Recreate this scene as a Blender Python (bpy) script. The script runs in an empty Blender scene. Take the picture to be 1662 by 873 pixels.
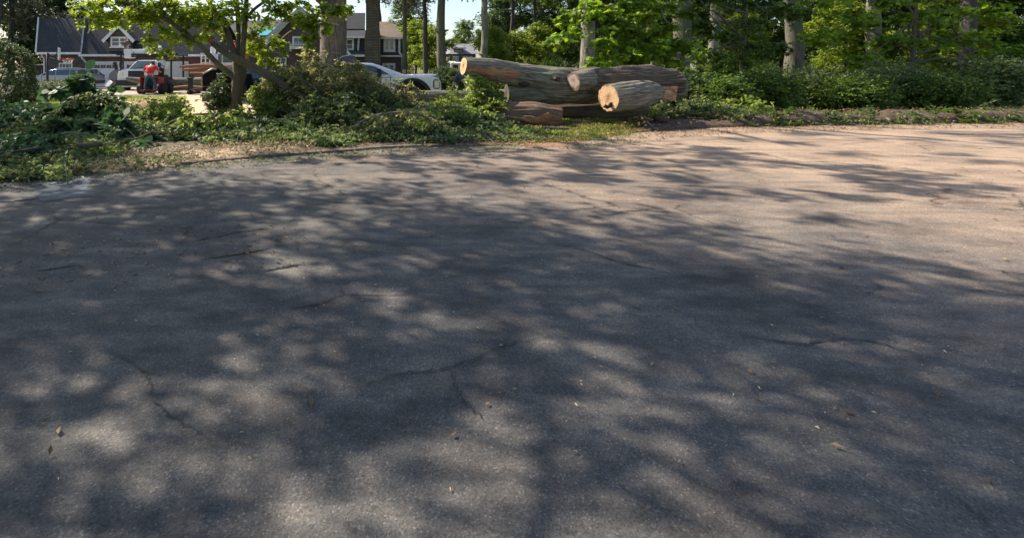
import bpy, bmesh, math, random
import numpy as np
from mathutils import Vector, Matrix, noise as mn
R = math.radians
S = bpy.context.scene
COL = S.collection

# ------------------------------------------------------------------ camera
F = 870.0; U0 = 600.0; V0 = 108.0; CH = 1.6       # focal length (px of a 1662 wide frame), principal point, eye height
cam = bpy.data.cameras.new('camera'); camo = bpy.data.objects.new('camera', cam); COL.objects.link(camo)
cam.sensor_width = 36.0; cam.lens = 36.0 * F / 1662.0
cam.shift_x = (831.0 - U0) / 1662.0
cam.shift_y = -(436.5 - V0) / 1662.0
cam.clip_start = 0.05; cam.clip_end = 3000
camo.location = (0, 0, CH); camo.rotation_euler = (R(90), 0, 0)
S.camera = camo
# ------------------------------------------------------------------ light
SUN_EL = R(43.0)
SUN_AZ = (-0.86, 0.51)
sv = Vector((SUN_AZ[0] * math.cos(SUN_EL), SUN_AZ[1] * math.cos(SUN_EL), math.sin(SUN_EL))).normalized()
w = bpy.data.worlds.new("World"); S.world = w; w.use_nodes = True
nt = w.node_tree; nt.nodes.clear()
sky = nt.nodes.new('ShaderNodeTexSky'); sky.sky_type = 'NISHITA'; sky.sun_disc = False
sky.sun_elevation = SUN_EL; sky.sun_rotation = math.atan2(SUN_AZ[0], SUN_AZ[1]) % (2 * math.pi)
sky.dust_density = 1.5; sky.ozone_density = 1.2
bg = nt.nodes.new('ShaderNodeBackground'); bg.inputs[1].default_value = 0.12
wo = nt.nodes.new('ShaderNodeOutputWorld')
nt.links.new(sky.outputs[0], bg.inputs[0]); nt.links.new(bg.outputs[0], wo.inputs[0])
sl = bpy.data.lights.new('sun', 'SUN'); sl.energy = 5.0; sl.angle = R(0.53); sl.color = (1.0, 0.90, 0.76)
so = bpy.data.objects.new('sun', sl); COL.objects.link(so); so.location = (-30, 20, 40)
so.rotation_euler = sv.to_track_quat('Z', 'Y').to_euler()
S.view_settings.view_transform = 'Standard'; S.view_settings.look = 'None'
S.view_settings.exposure = 0.85; S.view_settings.gamma = 1.0
S.cycles.max_bounces = 6; S.cycles.transparent_max_bounces = 6
S.cycles.diffuse_bounces = 3; S.cycles.glossy_bounces = 2; S.cycles.transmission_bounces = 4
S.cycles.use_adaptive_sampling = True

# ------------------------------------------------------------------ helpers
def P(u, v, Y): return Vector(((u - U0) / F * Y, Y, CH - (v - V0) / F * Y))
def G(u, v):
    Y = CH * F / (v - V0); return Vector(((u - U0) / F * Y, Y, 0))
def px(n, Y): return n * Y / F

def tag(o, label=None, cat=None, group=None, kind=None):
    if label: o['label'] = label
    if cat: o['category'] = cat
    if group: o['group'] = group
    if kind: o['kind'] = kind
    return o
def empty(name, loc, label, cat, group=None, rz=0):
    o = bpy.data.objects.new(name, None); COL.objects.link(o)
    o.location = loc; o.rotation_euler = (0, 0, rz); o.empty_display_size = 0.2
    return tag(o, label, cat, group)
def link(name, me, m, parent=None, smooth=False):
    o = bpy.data.objects.new(name, me); COL.objects.link(o)
    if m is not None: me.materials.append(m)
    if smooth: me.polygons.foreach_set('use_smooth', np.ones(len(me.polygons), bool))
    if parent is not None: o.parent = parent
    return o
def copy_tree(o, parent=None):
    c = o.copy(); COL.objects.link(c); c.parent = parent
    for ch in [x for x in bpy.data.objects if x.parent == o]: copy_tree(ch, c)
    return c

class MB:
    def __init__(s): s.v = []; s.f = []; s.uv = []      # uv per loop
    def face(s, idx, uv=None):
        s.f.append(idx); s.uv.append(uv or [(0, 0)] * len(idx))
    def box(s, c, d, rz=0.0, ry=0.0, rx=0.0):
        b = len(s.v); M = Matrix.Rotation(rz, 3, 'Z') @ Matrix.Rotation(ry, 3, 'Y') @ Matrix.Rotation(rx, 3, 'X')
        for z in (-1, 1):
            for y in (-1, 1):
                for x in (-1, 1):
                    p = M @ Vector((x * d[0] / 2, y * d[1] / 2, z * d[2] / 2)); s.v.append((c[0] + p.x, c[1] + p.y, c[2] + p.z))
        for q in ((0, 2, 3, 1), (4, 5, 7, 6), (0, 1, 5, 4), (2, 6, 7, 3), (0, 4, 6, 2), (1, 3, 7, 5)): s.face([b + i for i in q])
        return s
    def poly(s, pts):
        b = len(s.v); s.v += [tuple(p) for p in pts]; s.face(list(range(b, b + len(pts)))); return s
    def prism(s, pts, d):
        """polygon pts extruded by vector d"""
        b = len(s.v); n = len(pts); d = Vector(d)
        s.v += [tuple(p) for p in pts]; s.v += [tuple(Vector(p) + d) for p in pts]
        s.face(list(range(b + n - 1, b - 1, -1))); s.face(list(range(b + n, b + 2 * n)))
        for i in range(n):
            j = (i + 1) % n; s.face([b + i, b + j, b + n + j, b + n + i])
        return s
    def tube(s, pts, rad, sides=10, caps=True, noise=0.0, rng=None, squash=1.0):
        pts = [Vector(p) for p in pts]; n = len(pts); b = len(s.v)
        if not hasattr(rad, '__len__'): rad = [rad] * n
        nv = None; L = 0.0; Ls = []
        for i, p in enumerate(pts):
            if i: L += (p - pts[i - 1]).length
            Ls.append(L)
            t = (pts[min(i + 1, n - 1)] - pts[max(i - 1, 0)]).normalized()
            if nv is None:
                a = Vector((0, 0, 1)) if abs(t.z) < 0.9 else Vector((1, 0, 0)); nv = (a - t * a.dot(t)).normalized()
            else:
                nv = (nv - t * nv.dot(t)).normalized()
            bn = t.cross(nv)
            for k in range(sides):
                a = 2 * math.pi * k / sides
                r = rad[i] * (1 + (rng.uniform(-noise, noise) if noise else 0))
                q = p + (nv * math.cos(a) * squash + bn * math.sin(a)) * r; s.v.append(tuple(q))
        for i in range(n - 1):
            for k in range(sides):
                k2 = (k + 1) % sides
                s.face([b + i * sides + k, b + i * sides + k2, b + (i + 1) * sides + k2, b + (i + 1) * sides + k],
                       [(k / sides, Ls[i]), ((k + 1) / sides, Ls[i]), ((k + 1) / sides, Ls[i + 1]), (k / sides, Ls[i + 1])])
        if caps:
            s.face([b + k for k in range(sides - 1, -1, -1)]); s.face([b + (n - 1) * sides + k for k in range(sides)])
        return s
    def ball(s, c, r, seg=12, rings=8):
        b = len(s.v); r = r if hasattr(r, '__len__') else (r, r, r)
        for i in range(rings + 1):
            th = math.pi * i / rings
            for k in range(seg):
                a = 2 * math.pi * k / seg
                s.v.append((c[0] + r[0] * math.sin(th) * math.cos(a), c[1] + r[1] * math.sin(th) * math.sin(a), c[2] + r[2] * math.cos(th)))
        for i in range(rings):
            for k in range(seg):
                k2 = (k + 1) % seg
                s.face([b + i * seg + k, b + (i + 1) * seg + k, b + (i + 1) * seg + k2, b + i * seg + k2])
        return s
    def build(s, name, m, parent=None, smooth=False, bevel=0.0, off=None, seg=2):
        me = bpy.data.meshes.new(name)
        v = s.v if off is None else [(a[0] - off[0], a[1] - off[1], a[2] - off[2]) for a in s.v]
        me.from_pydata(v, [], s.f)
        uvl = me.uv_layers.new(name='UVMap'); flat = [c for f in s.uv for t in f for c in t]
        uvl.data.foreach_set('uv', flat)
        me.validate()
        if bevel:
            bm = bmesh.new(); bm.from_mesh(me); bmesh.ops.remove_doubles(bm, verts=bm.verts, dist=1e-5)
            bmesh.ops.recalc_face_normals(bm, faces=bm.faces)
            es = [e for e in bm.edges if len(e.link_faces) == 2 and e.calc_face_angle(0) > 0.35]
            bmesh.ops.bevel(bm, geom=es, offset=bevel, segments=seg, affect='EDGES', clamp_overlap=True)
            bm.to_mesh(me); bm.free()
        else:
            bm = bmesh.new(); bm.from_mesh(me); bmesh.ops.recalc_face_normals(bm, faces=bm.faces); bm.to_mesh(me); bm.free()
        return link(name, me, m, parent, smooth)

# ------------------------------------------------------------------ materials
def nodes(name):
    m = bpy.data.materials.new(name); m.use_nodes = True; t = m.node_tree
    b = t.nodes['Principled BSDF']; return m, t, b
def N(t, k, **kw):
    n = t.nodes.new(k)
    for a, b in kw.items(): setattr(n, a, b)
    return n
def ramp(t, src, stops):
    r = N(t, 'ShaderNodeValToRGB'); e = r.color_ramp.elements
    while len(e) < len(stops): e.new(0.5)
    for i, (p, c) in enumerate(stops): e[i].position = p; e[i].color = (*c, 1)
    t.links.new(src, r.inputs[0]); return r
def plain(name, col, rough=0.6, var=0.15, scale=6.0, bump=0.0, metal=0.0, coat=0.0):
    m, t, b = nodes(name); tc = N(t, 'ShaderNodeTexCoord')
    n = N(t, 'ShaderNodeTexNoise'); n.inputs['Scale'].default_value = scale; n.inputs['Detail'].default_value = 6
    t.links.new(tc.outputs['Object'], n.inputs['Vector'])
    c2 = tuple(x * (1 - var) for x in col); c1 = tuple(min(1, x * (1 + var)) for x in col)
    r = ramp(t, n.outputs['Fac'], [(0.3, c2), (0.7, c1)])
    t.links.new(r.outputs[0], b.inputs['Base Color']); b.inputs['Roughness'].default_value = rough; b.inputs['Metallic'].default_value = metal
    b.inputs['Coat Weight'].default_value = coat
    if bump:
        bp = N(t, 'ShaderNodeBump'); bp.inputs['Strength'].default_value = bump; bp.inputs['Distance'].default_value = 0.02
        t.links.new(n.outputs['Fac'], bp.inputs['Height']); t.links.new(bp.outputs[0], b.inputs['Normal'])
    return m
def leafmat(name, c1, c2, trans=0.45, c3=None):
    m, t, b = nodes(name); g = N(t, 'ShaderNodeNewGeometry')
    st = [(0.0, c1), (0.75, c2)] + ([(0.97, c2), (1.0, c3)] if c3 else [])
    r = ramp(t, g.outputs['Random Per Island'], st)
    tc = N(t, 'ShaderNodeTexCoord'); n = N(t, 'ShaderNodeTexNoise'); n.inputs['Scale'].default_value = 1.7; n.inputs['Detail'].default_value = 3
    t.links.new(tc.outputs['Object'], n.inputs['Vector'])
    h = N(t, 'ShaderNodeHueSaturation'); mr = N(t, 'ShaderNodeMapRange'); mr.inputs[1].default_value = 0.3; mr.inputs[2].default_value = 0.7
    mr.inputs[3].default_value = 0.6; mr.inputs[4].default_value = 1.5
    t.links.new(n.outputs['Fac'], mr.inputs[0]); t.links.new(mr.outputs[0], h.inputs['Value']); t.links.new(r.outputs[0], h.inputs['Color'])
    t.links.new(h.outputs[0], b.inputs['Base Color']); b.inputs['Roughness'].default_value = 0.5; b.inputs['Specular IOR Level'].default_value = 0.4
    tr = N(t, 'ShaderNodeBsdfTranslucent'); hs = N(t, 'ShaderNodeHueSaturation'); hs.inputs['Hue'].default_value = 0.48; hs.inputs['Value'].default_value = 1.9
    hs.inputs['Saturation'].default_value = 1.1
    t.links.new(h.outputs[0], hs.inputs['Color']); t.links.new(hs.outputs[0], tr.inputs['Color'])
    mx = N(t, 'ShaderNodeMixShader'); mx.inputs[0].default_value = trans
    t.links.new(b.outputs[0], mx.inputs[1]); t.links.new(tr.outputs[0], mx.inputs[2])
    t.links.new(mx.outputs[0], t.nodes['Material Output'].inputs['Surface']); return m
def bark(name, c1, c2, c3=None, ru=9.0, rl=1.6, bump=0.8, dist=0.04, uv=True):
    """ridged bark, ridges run along the length (uv: u round, v metres along)"""
    m, t, b = nodes(name); tc = N(t, 'ShaderNodeTexCoord'); mp = N(t, 'ShaderNodeMapping')
    if uv:
        # wrap u on a circle so that the seam is not seen
        sx = N(t, 'ShaderNodeSeparateXYZ'); t.links.new(tc.outputs['UV'], sx.inputs[0])
        mu = N(t, 'ShaderNodeMath', operation='MULTIPLY'); mu.inputs[1].default_value = 2 * math.pi; t.links.new(sx.outputs[0], mu.inputs[0])
        cs = N(t, 'ShaderNodeMath', operation='COSINE'); sn = N(t, 'ShaderNodeMath', operation='SINE')
        t.links.new(mu.outputs[0], cs.inputs[0]); t.links.new(mu.outputs[0], sn.inputs[0])
        cb = N(t, 'ShaderNodeCombineXYZ'); t.links.new(cs.outputs[0], cb.inputs[0]); t.links.new(sn.outputs[0], cb.inputs[1]); t.links.new(sx.outputs[1], cb.inputs[2])
        t.links.new(cb.outputs[0], mp.inputs[0]); mp.inputs['Scale'].default_value = (ru * 0.5, ru * 0.5, rl)
    else:
        t.links.new(tc.outputs['Object'], mp.inputs[0]); mp.inputs['Scale'].default_value = (ru, ru, rl)
    n = N(t, 'ShaderNodeTexNoise'); n.inputs['Scale'].default_value = 1.6; n.inputs['Detail'].default_value = 9; n.inputs['Roughness'].default_value = 0.7
    n.inputs['Distortion'].default_value = 0.6
    t.links.new(mp.outputs[0], n.inputs['Vector'])
    vv = N(t, 'ShaderNodeTexVoronoi', feature='DISTANCE_TO_EDGE'); vv.inputs['Scale'].default_value = 2.0; vmp = N(t, 'ShaderNodeMapping'); vmp.inputs['Scale'].default_value = (1, 1, .55)
    nmx = N(t, 'ShaderNodeMix', data_type='VECTOR'); nmx.inputs[0].default_value = .25; t.links.new(mp.outputs[0], nmx.inputs[4]); t.links.new(n.outputs['Color'], nmx.inputs[5])
    t.links.new(nmx.outputs[1], vmp.inputs[0]); t.links.new(vmp.outputs[0], vv.inputs['Vector'])
    fur = ramp(t, vv.outputs['Distance'], [(0.0, (.3, .3, .3)), (0.10, (1, 1, 1))])
    r0_ = ramp(t, n.outputs['Fac'], [(0.32, c1), (0.62, c2)]); r = N(t, 'ShaderNodeMix', data_type='RGBA', blend_type='MULTIPLY'); r.inputs[0].default_value = .75
    t.links.new(r0_.outputs[0], r.inputs[6]); t.links.new(fur.outputs[0], r.inputs[7])
    n2 = N(t, 'ShaderNodeTexNoise'); n2.inputs['Scale'].default_value = 1.3; n2.inputs['Detail'].default_value = 5
    t.links.new(tc.outputs['Object'], n2.inputs['Vector'])
    f = ramp(t, n2.outputs['Fac'], [(0.47, (0, 0, 0)), (0.60, (.85, .85, .85))])
    mx = N(t, 'ShaderNodeMix', data_type='RGBA'); t.links.new(f.outputs[0], mx.inputs[0]); t.links.new(r.outputs[2], mx.inputs[6])
    c3 = c3 or c2
    r3 = ramp(t, n.outputs['Fac'], [(0.3, tuple(x * 0.35 for x in c3)), (0.65, c3)]); t.links.new(r3.outputs[0], mx.inputs[7])
    t.links.new(mx.outputs[2], b.inputs['Base Color']); b.inputs['Roughness'].default_value = 0.9
    bp = N(t, 'ShaderNodeBump'); bp.inputs['Strength'].default_value = bump; bp.inputs['Distance'].default_value = dist
    t.links.new(n.outputs['Fac'], bp.inputs['Height']); t.links.new(bp.outputs[0], b.inputs['Normal']); return m
def brickmat(name, c1, c2, cm, bw, bh, mortar=0.012, rough=0.85, bump=0.3, off=0.5):
    m, t, b = nodes(name); tc = N(t, 'ShaderNodeTexCoord'); sx = N(t, 'ShaderNodeSeparateXYZ'); t.links.new(tc.outputs['Object'], sx.inputs[0])
    ad = N(t, 'ShaderNodeMath', operation='ADD'); t.links.new(sx.outputs[0], ad.inputs[0]); t.links.new(sx.outputs[1], ad.inputs[1])
    cb = N(t, 'ShaderNodeCombineXYZ'); t.links.new(ad.outputs[0], cb.inputs[0]); t.links.new(sx.outputs[2], cb.inputs[1])
    br = N(t, 'ShaderNodeTexBrick'); br.inputs['Color1'].default_value = (*c1, 1); br.inputs['Color2'].default_value = (*c2, 1); br.inputs['Mortar'].default_value = (*cm, 1)
    br.inputs['Scale'].default_value = 1; br.inputs['Brick Width'].default_value = bw; br.inputs['Row Height'].default_value = bh
    br.inputs['Mortar Size'].default_value = mortar; br.offset = off
    t.links.new(cb.outputs[0], br.inputs['Vector'])
    n = N(t, 'ShaderNodeTexNoise'); n.inputs['Scale'].default_value = 1.5; n.inputs['Detail'].default_value = 6; t.links.new(tc.outputs['Object'], n.inputs['Vector'])
    h = N(t, 'ShaderNodeHueSaturation'); mr = N(t, 'ShaderNodeMapRange'); mr.inputs[3].default_value = 0.6; mr.inputs[4].default_value = 1.4
    t.links.new(n.outputs['Fac'], mr.inputs[0]); t.links.new(mr.outputs[0], h.inputs['Value']); t.links.new(br.outputs[0], h.inputs['Color'])
    t.links.new(h.outputs[0], b.inputs['Base Color']); b.inputs['Roughness'].default_value = rough
    bp = N(t, 'ShaderNodeBump'); bp.inputs['Strength'].default_value = bump; bp.inputs['Distance'].default_value = 0.02; bp.invert = True
    t.links.new(br.outputs['Fac'], bp.inputs['Height']); t.links.new(bp.outputs[0], b.inputs['Normal']); return m
def glassmat(name, col=(0.03, 0.04, 0.05)):
    m, t, b = nodes(name); b.inputs['Base Color'].default_value = (*col, 1); b.inputs['Roughness'].default_value = 0.08
    b.inputs['Coat Weight'].default_value = 0.5; b.inputs['Specular IOR Level'].default_value = 0.8
    tc = N(t, 'ShaderNodeTexCoord'); n = N(t, 'ShaderNodeTexNoise'); n.inputs['Scale'].default_value = 1.5; t.links.new(tc.outputs['Object'], n.inputs['Vector'])
    bp = N(t, 'ShaderNodeBump'); bp.inputs['Strength'].default_value = 0.05; t.links.new(n.outputs['Fac'], bp.inputs['Height']); t.links.new(bp.outputs[0], b.inputs['Normal']); return m

M = {}
M['white'] = plain('white_paint', (0.72, 0.72, 0.70), 0.5, 0.08, 3)
M['trim'] = plain('white_trim', (0.68, 0.67, 0.64), 0.6, 0.12, 4)
M['carwhite'] = plain('white_car_paint', (0.74, 0.76, 0.78), 0.25, 0.05, 2, coat=0.6)
M['silver'] = plain('silver_car_paint', (0.27, 0.31, 0.37), 0.3, 0.05, 2, metal=0.5, coat=0.7)
M['navy'] = plain('navy_paint', (0.015, 0.02, 0.05), 0.3, 0.1, 2, coat=0.5)
M['black'] = plain('black_paint', (0.010, 0.010, 0.012), 0.6, 0.2, 5)
M['rubber'] = plain('rubber', (0.022, 0.021, 0.02), 0.85, 0.3, 8)
M['steel'] = plain('steel', (0.35, 0.35, 0.36), 0.4, 0.15, 6, metal=0.8)
M['red'] = plain('red_paint', (0.36, 0.03, 0.02), 0.4, 0.15, 5)
M['redcloth'] = plain('red_cloth', (0.68, 0.025, 0.03), 0.85, 0.15, 12, 0.2)
M['denim'] = plain('denim', (0.05, 0.085, 0.15), 0.9, 0.25, 14, 0.2)
M['navycloth'] = plain('navy_cloth', (0.04, 0.06, 0.1), 0.9, 0.2, 12, 0.2)
M['greycloth'] = plain('grey_cloth', (0.10, 0.09, 0.08), 0.9, 0.2, 12, 0.2)
M['khaki'] = plain('khaki_cloth', (0.25, 0.2, 0.14), 0.9, 0.2, 12, 0.2)
M['pinkcloth'] = plain('pink_cloth', (0.62, 0.42, 0.38), 0.9, 0.15, 12, 0.2)
M['skin'] = plain('skin', (0.45, 0.25, 0.17), 0.6, 0.1, 20)
M['hair'] = plain('hair', (0.04, 0.025, 0.015), 0.8, 0.3, 30)
M['blond'] = plain('blond_hair', (0.35, 0.24, 0.12), 0.8, 0.3, 30)
M['eye'] = plain('eye', (0.02, 0.015, 0.01), 0.3, 0.1, 5)
M['tarp'] = plain('blue_tarp', (0.02, 0.05, 0.22), 0.5, 0.3, 3, 0.4)
M['teal'] = plain('teal_tarp', (0.02, 0.3, 0.3), 0.5, 0.2, 3, 0.3)
M['glass'] = glassmat('window_glass'); M['cglass'] = glassmat('car_glass', (0.02, 0.05, 0.06))
M['lens'] = plain('headlight_lens', (0.75, 0.68, 0.5), 0.15, 0.1, 20, coat=0.8)
M['tail'] = plain('tail_light', (0.42, 0.015, 0.02), 0.2, 0.1, 20, coat=0.8)
M['brick'] = brickmat('red_brick', (0.17, 0.075, 0.055), (0.11, 0.05, 0.04), (0.13, 0.10, 0.09), 0.24, 0.08)
M['dbrick'] = brickmat('dark_brick', (0.12, 0.065, 0.055), (0.075, 0.045, 0.04), (0.10, 0.08, 0.075), 0.26, 0.09)
M['stone'] = brickmat('chimney_stone', (0.20, 0.155, 0.11), (0.11, 0.085, 0.065), (0.05, 0.045, 0.04), 0.5, 0.17, 0.03, bump=0.9)
M['shake'] = brickmat('brown_shingle', (0.11, 0.09, 0.08), (0.085, 0.07, 0.065), (0.04, 0.035, 0.03), 0.2, 0.2, 0.012)
M['dshake'] = brickmat('green_grey_shingle', (0.055, 0.065, 0.065), (0.04, 0.05, 0.05), (0.02, 0.025, 0.025), 0.25, 0.2, 0.012)
M['slate'] = brickmat('slate_roof', (0.022, 0.026, 0.036), (0.015, 0.018, 0.026), (0.008, 0.009, 0.012), 0.3, 0.16, 0.012, 0.8)
M['slate2'] = brickmat('grey_roof', (0.042, 0.044, 0.05), (0.03, 0.032, 0.038), (0.016, 0.016, 0.02), 0.3, 0.16, 0.012, 0.8)
M['tanroof'] = brickmat('tan_roof', (0.22, 0.17, 0.13), (0.17, 0.13, 0.1), (0.08, 0.07, 0.05), 0.3, 0.16, 0.012)
M['greyroof'] = brickmat('pale_grey_roof', (0.24, 0.24, 0.25), (0.2, 0.2, 0.21), (0.1, 0.1, 0.1), 0.3, 0.2, 0.012)
M['bark'] = bark('log_bark', (0.045, 0.04, 0.03), (0.37, 0.325, 0.245), (0.23, 0.24, 0.155), 7, 1.2, 1.0, 0.06)
M['barkred'] = bark('red_brown_bark', (0.04, 0.022, 0.016), (0.30, 0.20, 0.14), (0.30, 0.15, 0.09), 12, 1.3, 1.0, 0.06)
M['barkbrown'] = bark('rough_bark', (0.035, 0.025, 0.02), (0.21, 0.165, 0.125), (0.22, 0.17, 0.12), 14, 1.2, 1.0, 0.06)
M['treebark'] = bark('tree_bark', (0.035, 0.03, 0.025), (0.20, 0.17, 0.135), (0.13, 0.14, 0.09), 9, 1.0, 0.7, 0.04)
M['palebark'] = bark('pale_bark', (0.08, 0.07, 0.055), (0.34, 0.31, 0.25), (0.14, 0.15, 0.10), 9, .9, 0.6, 0.04)
M['darkbark'] = bark('dark_bark', (0.025, 0.02, 0.018), (0.10, 0.085, 0.075), (0.08, 0.075, 0.07), 12, 1.3, 0.7, 0.04)
M['maplebark'] = bark('maple_bark', (0.05, 0.04, 0.028), (0.17, 0.135, 0.09), (0.20, 0.19, 0.11), 10, 2.5, 0.6, 0.02)
M['torn'] = bark('torn_wood', (0.12, 0.055, 0.03), (0.62, 0.36, 0.17), (0.42, 0.17, 0.08), 8, 0.9, 0.9, 0.04)
M['redwood'] = bark('red_split_wood', (0.10, 0.04, 0.03), (0.38, 0.19, 0.12), (0.25, 0.13, 0.09), 6, 0.8, 0.7, 0.03)

M['split'] = bark('split_wood', (0.20, 0.09, 0.05), (0.60, 0.36, 0.20), (0.50, 0.24, 0.13), 2.2, 9.0, 0.8, 0.03, uv=False)
def cutwood(name, c_edge, c_mid, c_heart, R0):
    """sawn face: growth rings, radial cracks, darker heart; uv are metres from the pith"""
    m, t, b = nodes(name); tc = N(t, 'ShaderNodeTexCoord'); n = N(t, 'ShaderNodeTexNoise'); n.inputs['Scale'].default_value = 5; n.inputs['Detail'].default_value = 7
    t.links.new(tc.outputs['UV'], n.inputs['Vector'])
    ln = N(t, 'ShaderNodeVectorMath', operation='LENGTH'); t.links.new(tc.outputs['UV'], ln.inputs[0])
    ad = N(t, 'ShaderNodeMath', operation='MULTIPLY_ADD'); ad.inputs[1].default_value = .28; t.links.new(n.outputs['Fac'], ad.inputs[0]); t.links.new(ln.outputs['Value'], ad.inputs[2])
    mr = N(t, 'ShaderNodeMapRange'); mr.inputs[1].default_value = .10; mr.inputs[2].default_value = .14 + R0; t.links.new(ad.outputs[0], mr.inputs[0])
    r = ramp(t, mr.outputs[0], [(0.0, c_heart), (0.28, c_mid), (0.55, c_edge), (0.86, c_edge), (1.0, tuple(x * .55 for x in c_mid))])
    ml = N(t, 'ShaderNodeMath', operation='MULTIPLY'); ml.inputs[1].default_value = 190; t.links.new(ad.outputs[0], ml.inputs[0]); sn = N(t, 'ShaderNodeMath', operation='SINE'); t.links.new(ml.outputs[0], sn.inputs[0])
    rr_ = ramp(t, sn.outputs[0], [(0.0, (.72, .68, .62)), (0.8, (1, 1, 1))])
    gr = N(t, 'ShaderNodeTexGradient', gradient_type='RADIAL'); t.links.new(tc.outputs['UV'], gr.inputs[0]); g2 = N(t, 'ShaderNodeMath', operation='MULTIPLY_ADD'); g2.inputs[1].default_value = 9; t.links.new(gr.outputs['Fac'], g2.inputs[0]); t.links.new(n.outputs['Fac'], g2.inputs[2])
    fr = N(t, 'ShaderNodeMath', operation='FRACT'); t.links.new(g2.outputs[0], fr.inputs[0]); cr = ramp(t, fr.outputs[0], [(0.0, (.35, .25, .18)), (0.035, (1, 1, 1))])
    x1 = N(t, 'ShaderNodeMix', data_type='RGBA', blend_type='MULTIPLY'); x1.inputs[0].default_value = .6; t.links.new(r.outputs[0], x1.inputs[6]); t.links.new(rr_.outputs[0], x1.inputs[7])
    x2 = N(t, 'ShaderNodeMix', data_type='RGBA', blend_type='MULTIPLY'); x2.inputs[0].default_value = .55; t.links.new(x1.outputs[2], x2.inputs[6]); t.links.new(cr.outputs[0], x2.inputs[7])
    t.links.new(x2.outputs[2], b.inputs['Base Color']); b.inputs['Roughness'].default_value = 0.85
    bp = N(t, 'ShaderNodeBump'); bp.inputs['Strength'].default_value = 0.5; bp.inputs['Distance'].default_value = 0.01; t.links.new(n.outputs['Fac'], bp.inputs['Height']); t.links.new(bp.outputs[0], b.inputs['Normal'])
    return m
M['cut'] = cutwood('cut_wood', (0.66, 0.44, 0.25), (0.56, 0.32, 0.16), (0.30, 0.15, 0.08), .34)
M['cutpink'] = cutwood('weathered_cut_wood', (0.46, 0.34, 0.28), (0.32, 0.22, 0.18), (0.12, 0.07, 0.05), .2)
M['rot'] = plain('rotten_heartwood', (0.05, 0.03, 0.02), 0.95, 0.4, 12, 0.5)
# leaves
M['lf_bright'] = leafmat('leaf_bright', (0.09, 0.15, 0.02), (0.21, 0.28, 0.04), 0.55)
M['lf_maple'] = leafmat('leaf_maple', (0.07, 0.14, 0.02), (0.17, 0.26, 0.035), 0.52)
M['lf_brush'] = leafmat('leaf_brush', (0.03, 0.06, 0.024), (0.145, 0.185, 0.065), 0.42, (0.20, 0.20, 0.08))
M['lf_olive'] = leafmat('leaf_olive', (0.10, 0.12, 0.045), (0.27, 0.27, 0.12), 0.5, (0.24, 0.16, 0.08))
M['lf_lime'] = leafmat('leaf_lime', (0.09, 0.15, 0.03), (0.22, 0.28, 0.07), 0.48)
M['lf_dark'] = leafmat('leaf_dark', (0.022, 0.045, 0.015), (0.07, 0.11, 0.035), 0.28)
M['lf_bg'] = leafmat('leaf_background', (0.03, 0.065, 0.015), (0.10, 0.155, 0.03), 0.42)
M['lf_bg2'] = leafmat('leaf_background_light', (0.07, 0.12, 0.02), (0.18, 0.24, 0.04), 0.52)
M['lf_big'] = leafmat('leaf_big', (0.03, 0.07, 0.03), (0.06, 0.12, 0.045), 0.25)
M['lf_hedge'] = leafmat('leaf_hedge', (0.06, 0.09, 0.03), (0.12, 0.15, 0.05), 0.25, (0.2, 0.13, 0.07))
M['needle'] = leafmat('needles', (0.03, 0.045, 0.025), (0.07, 0.085, 0.05), 0.2)
M['needlegrey'] = leafmat('grey_needles', (0.08, 0.09, 0.06), (0.17, 0.175, 0.13), 0.25)
M['dead'] = leafmat('dead_leaf', (0.12, 0.07, 0.035), (0.28, 0.19, 0.09), 0.2)
M['grassb'] = leafmat('grass_blade', (0.09, 0.15, 0.03), (0.22, 0.27, 0.06), 0.4, (0.35, 0.3, 0.12))
M['chips'] = leafmat('wood_chip', (0.20, 0.13, 0.07), (0.52, 0.39, 0.24), 0.05)

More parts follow.
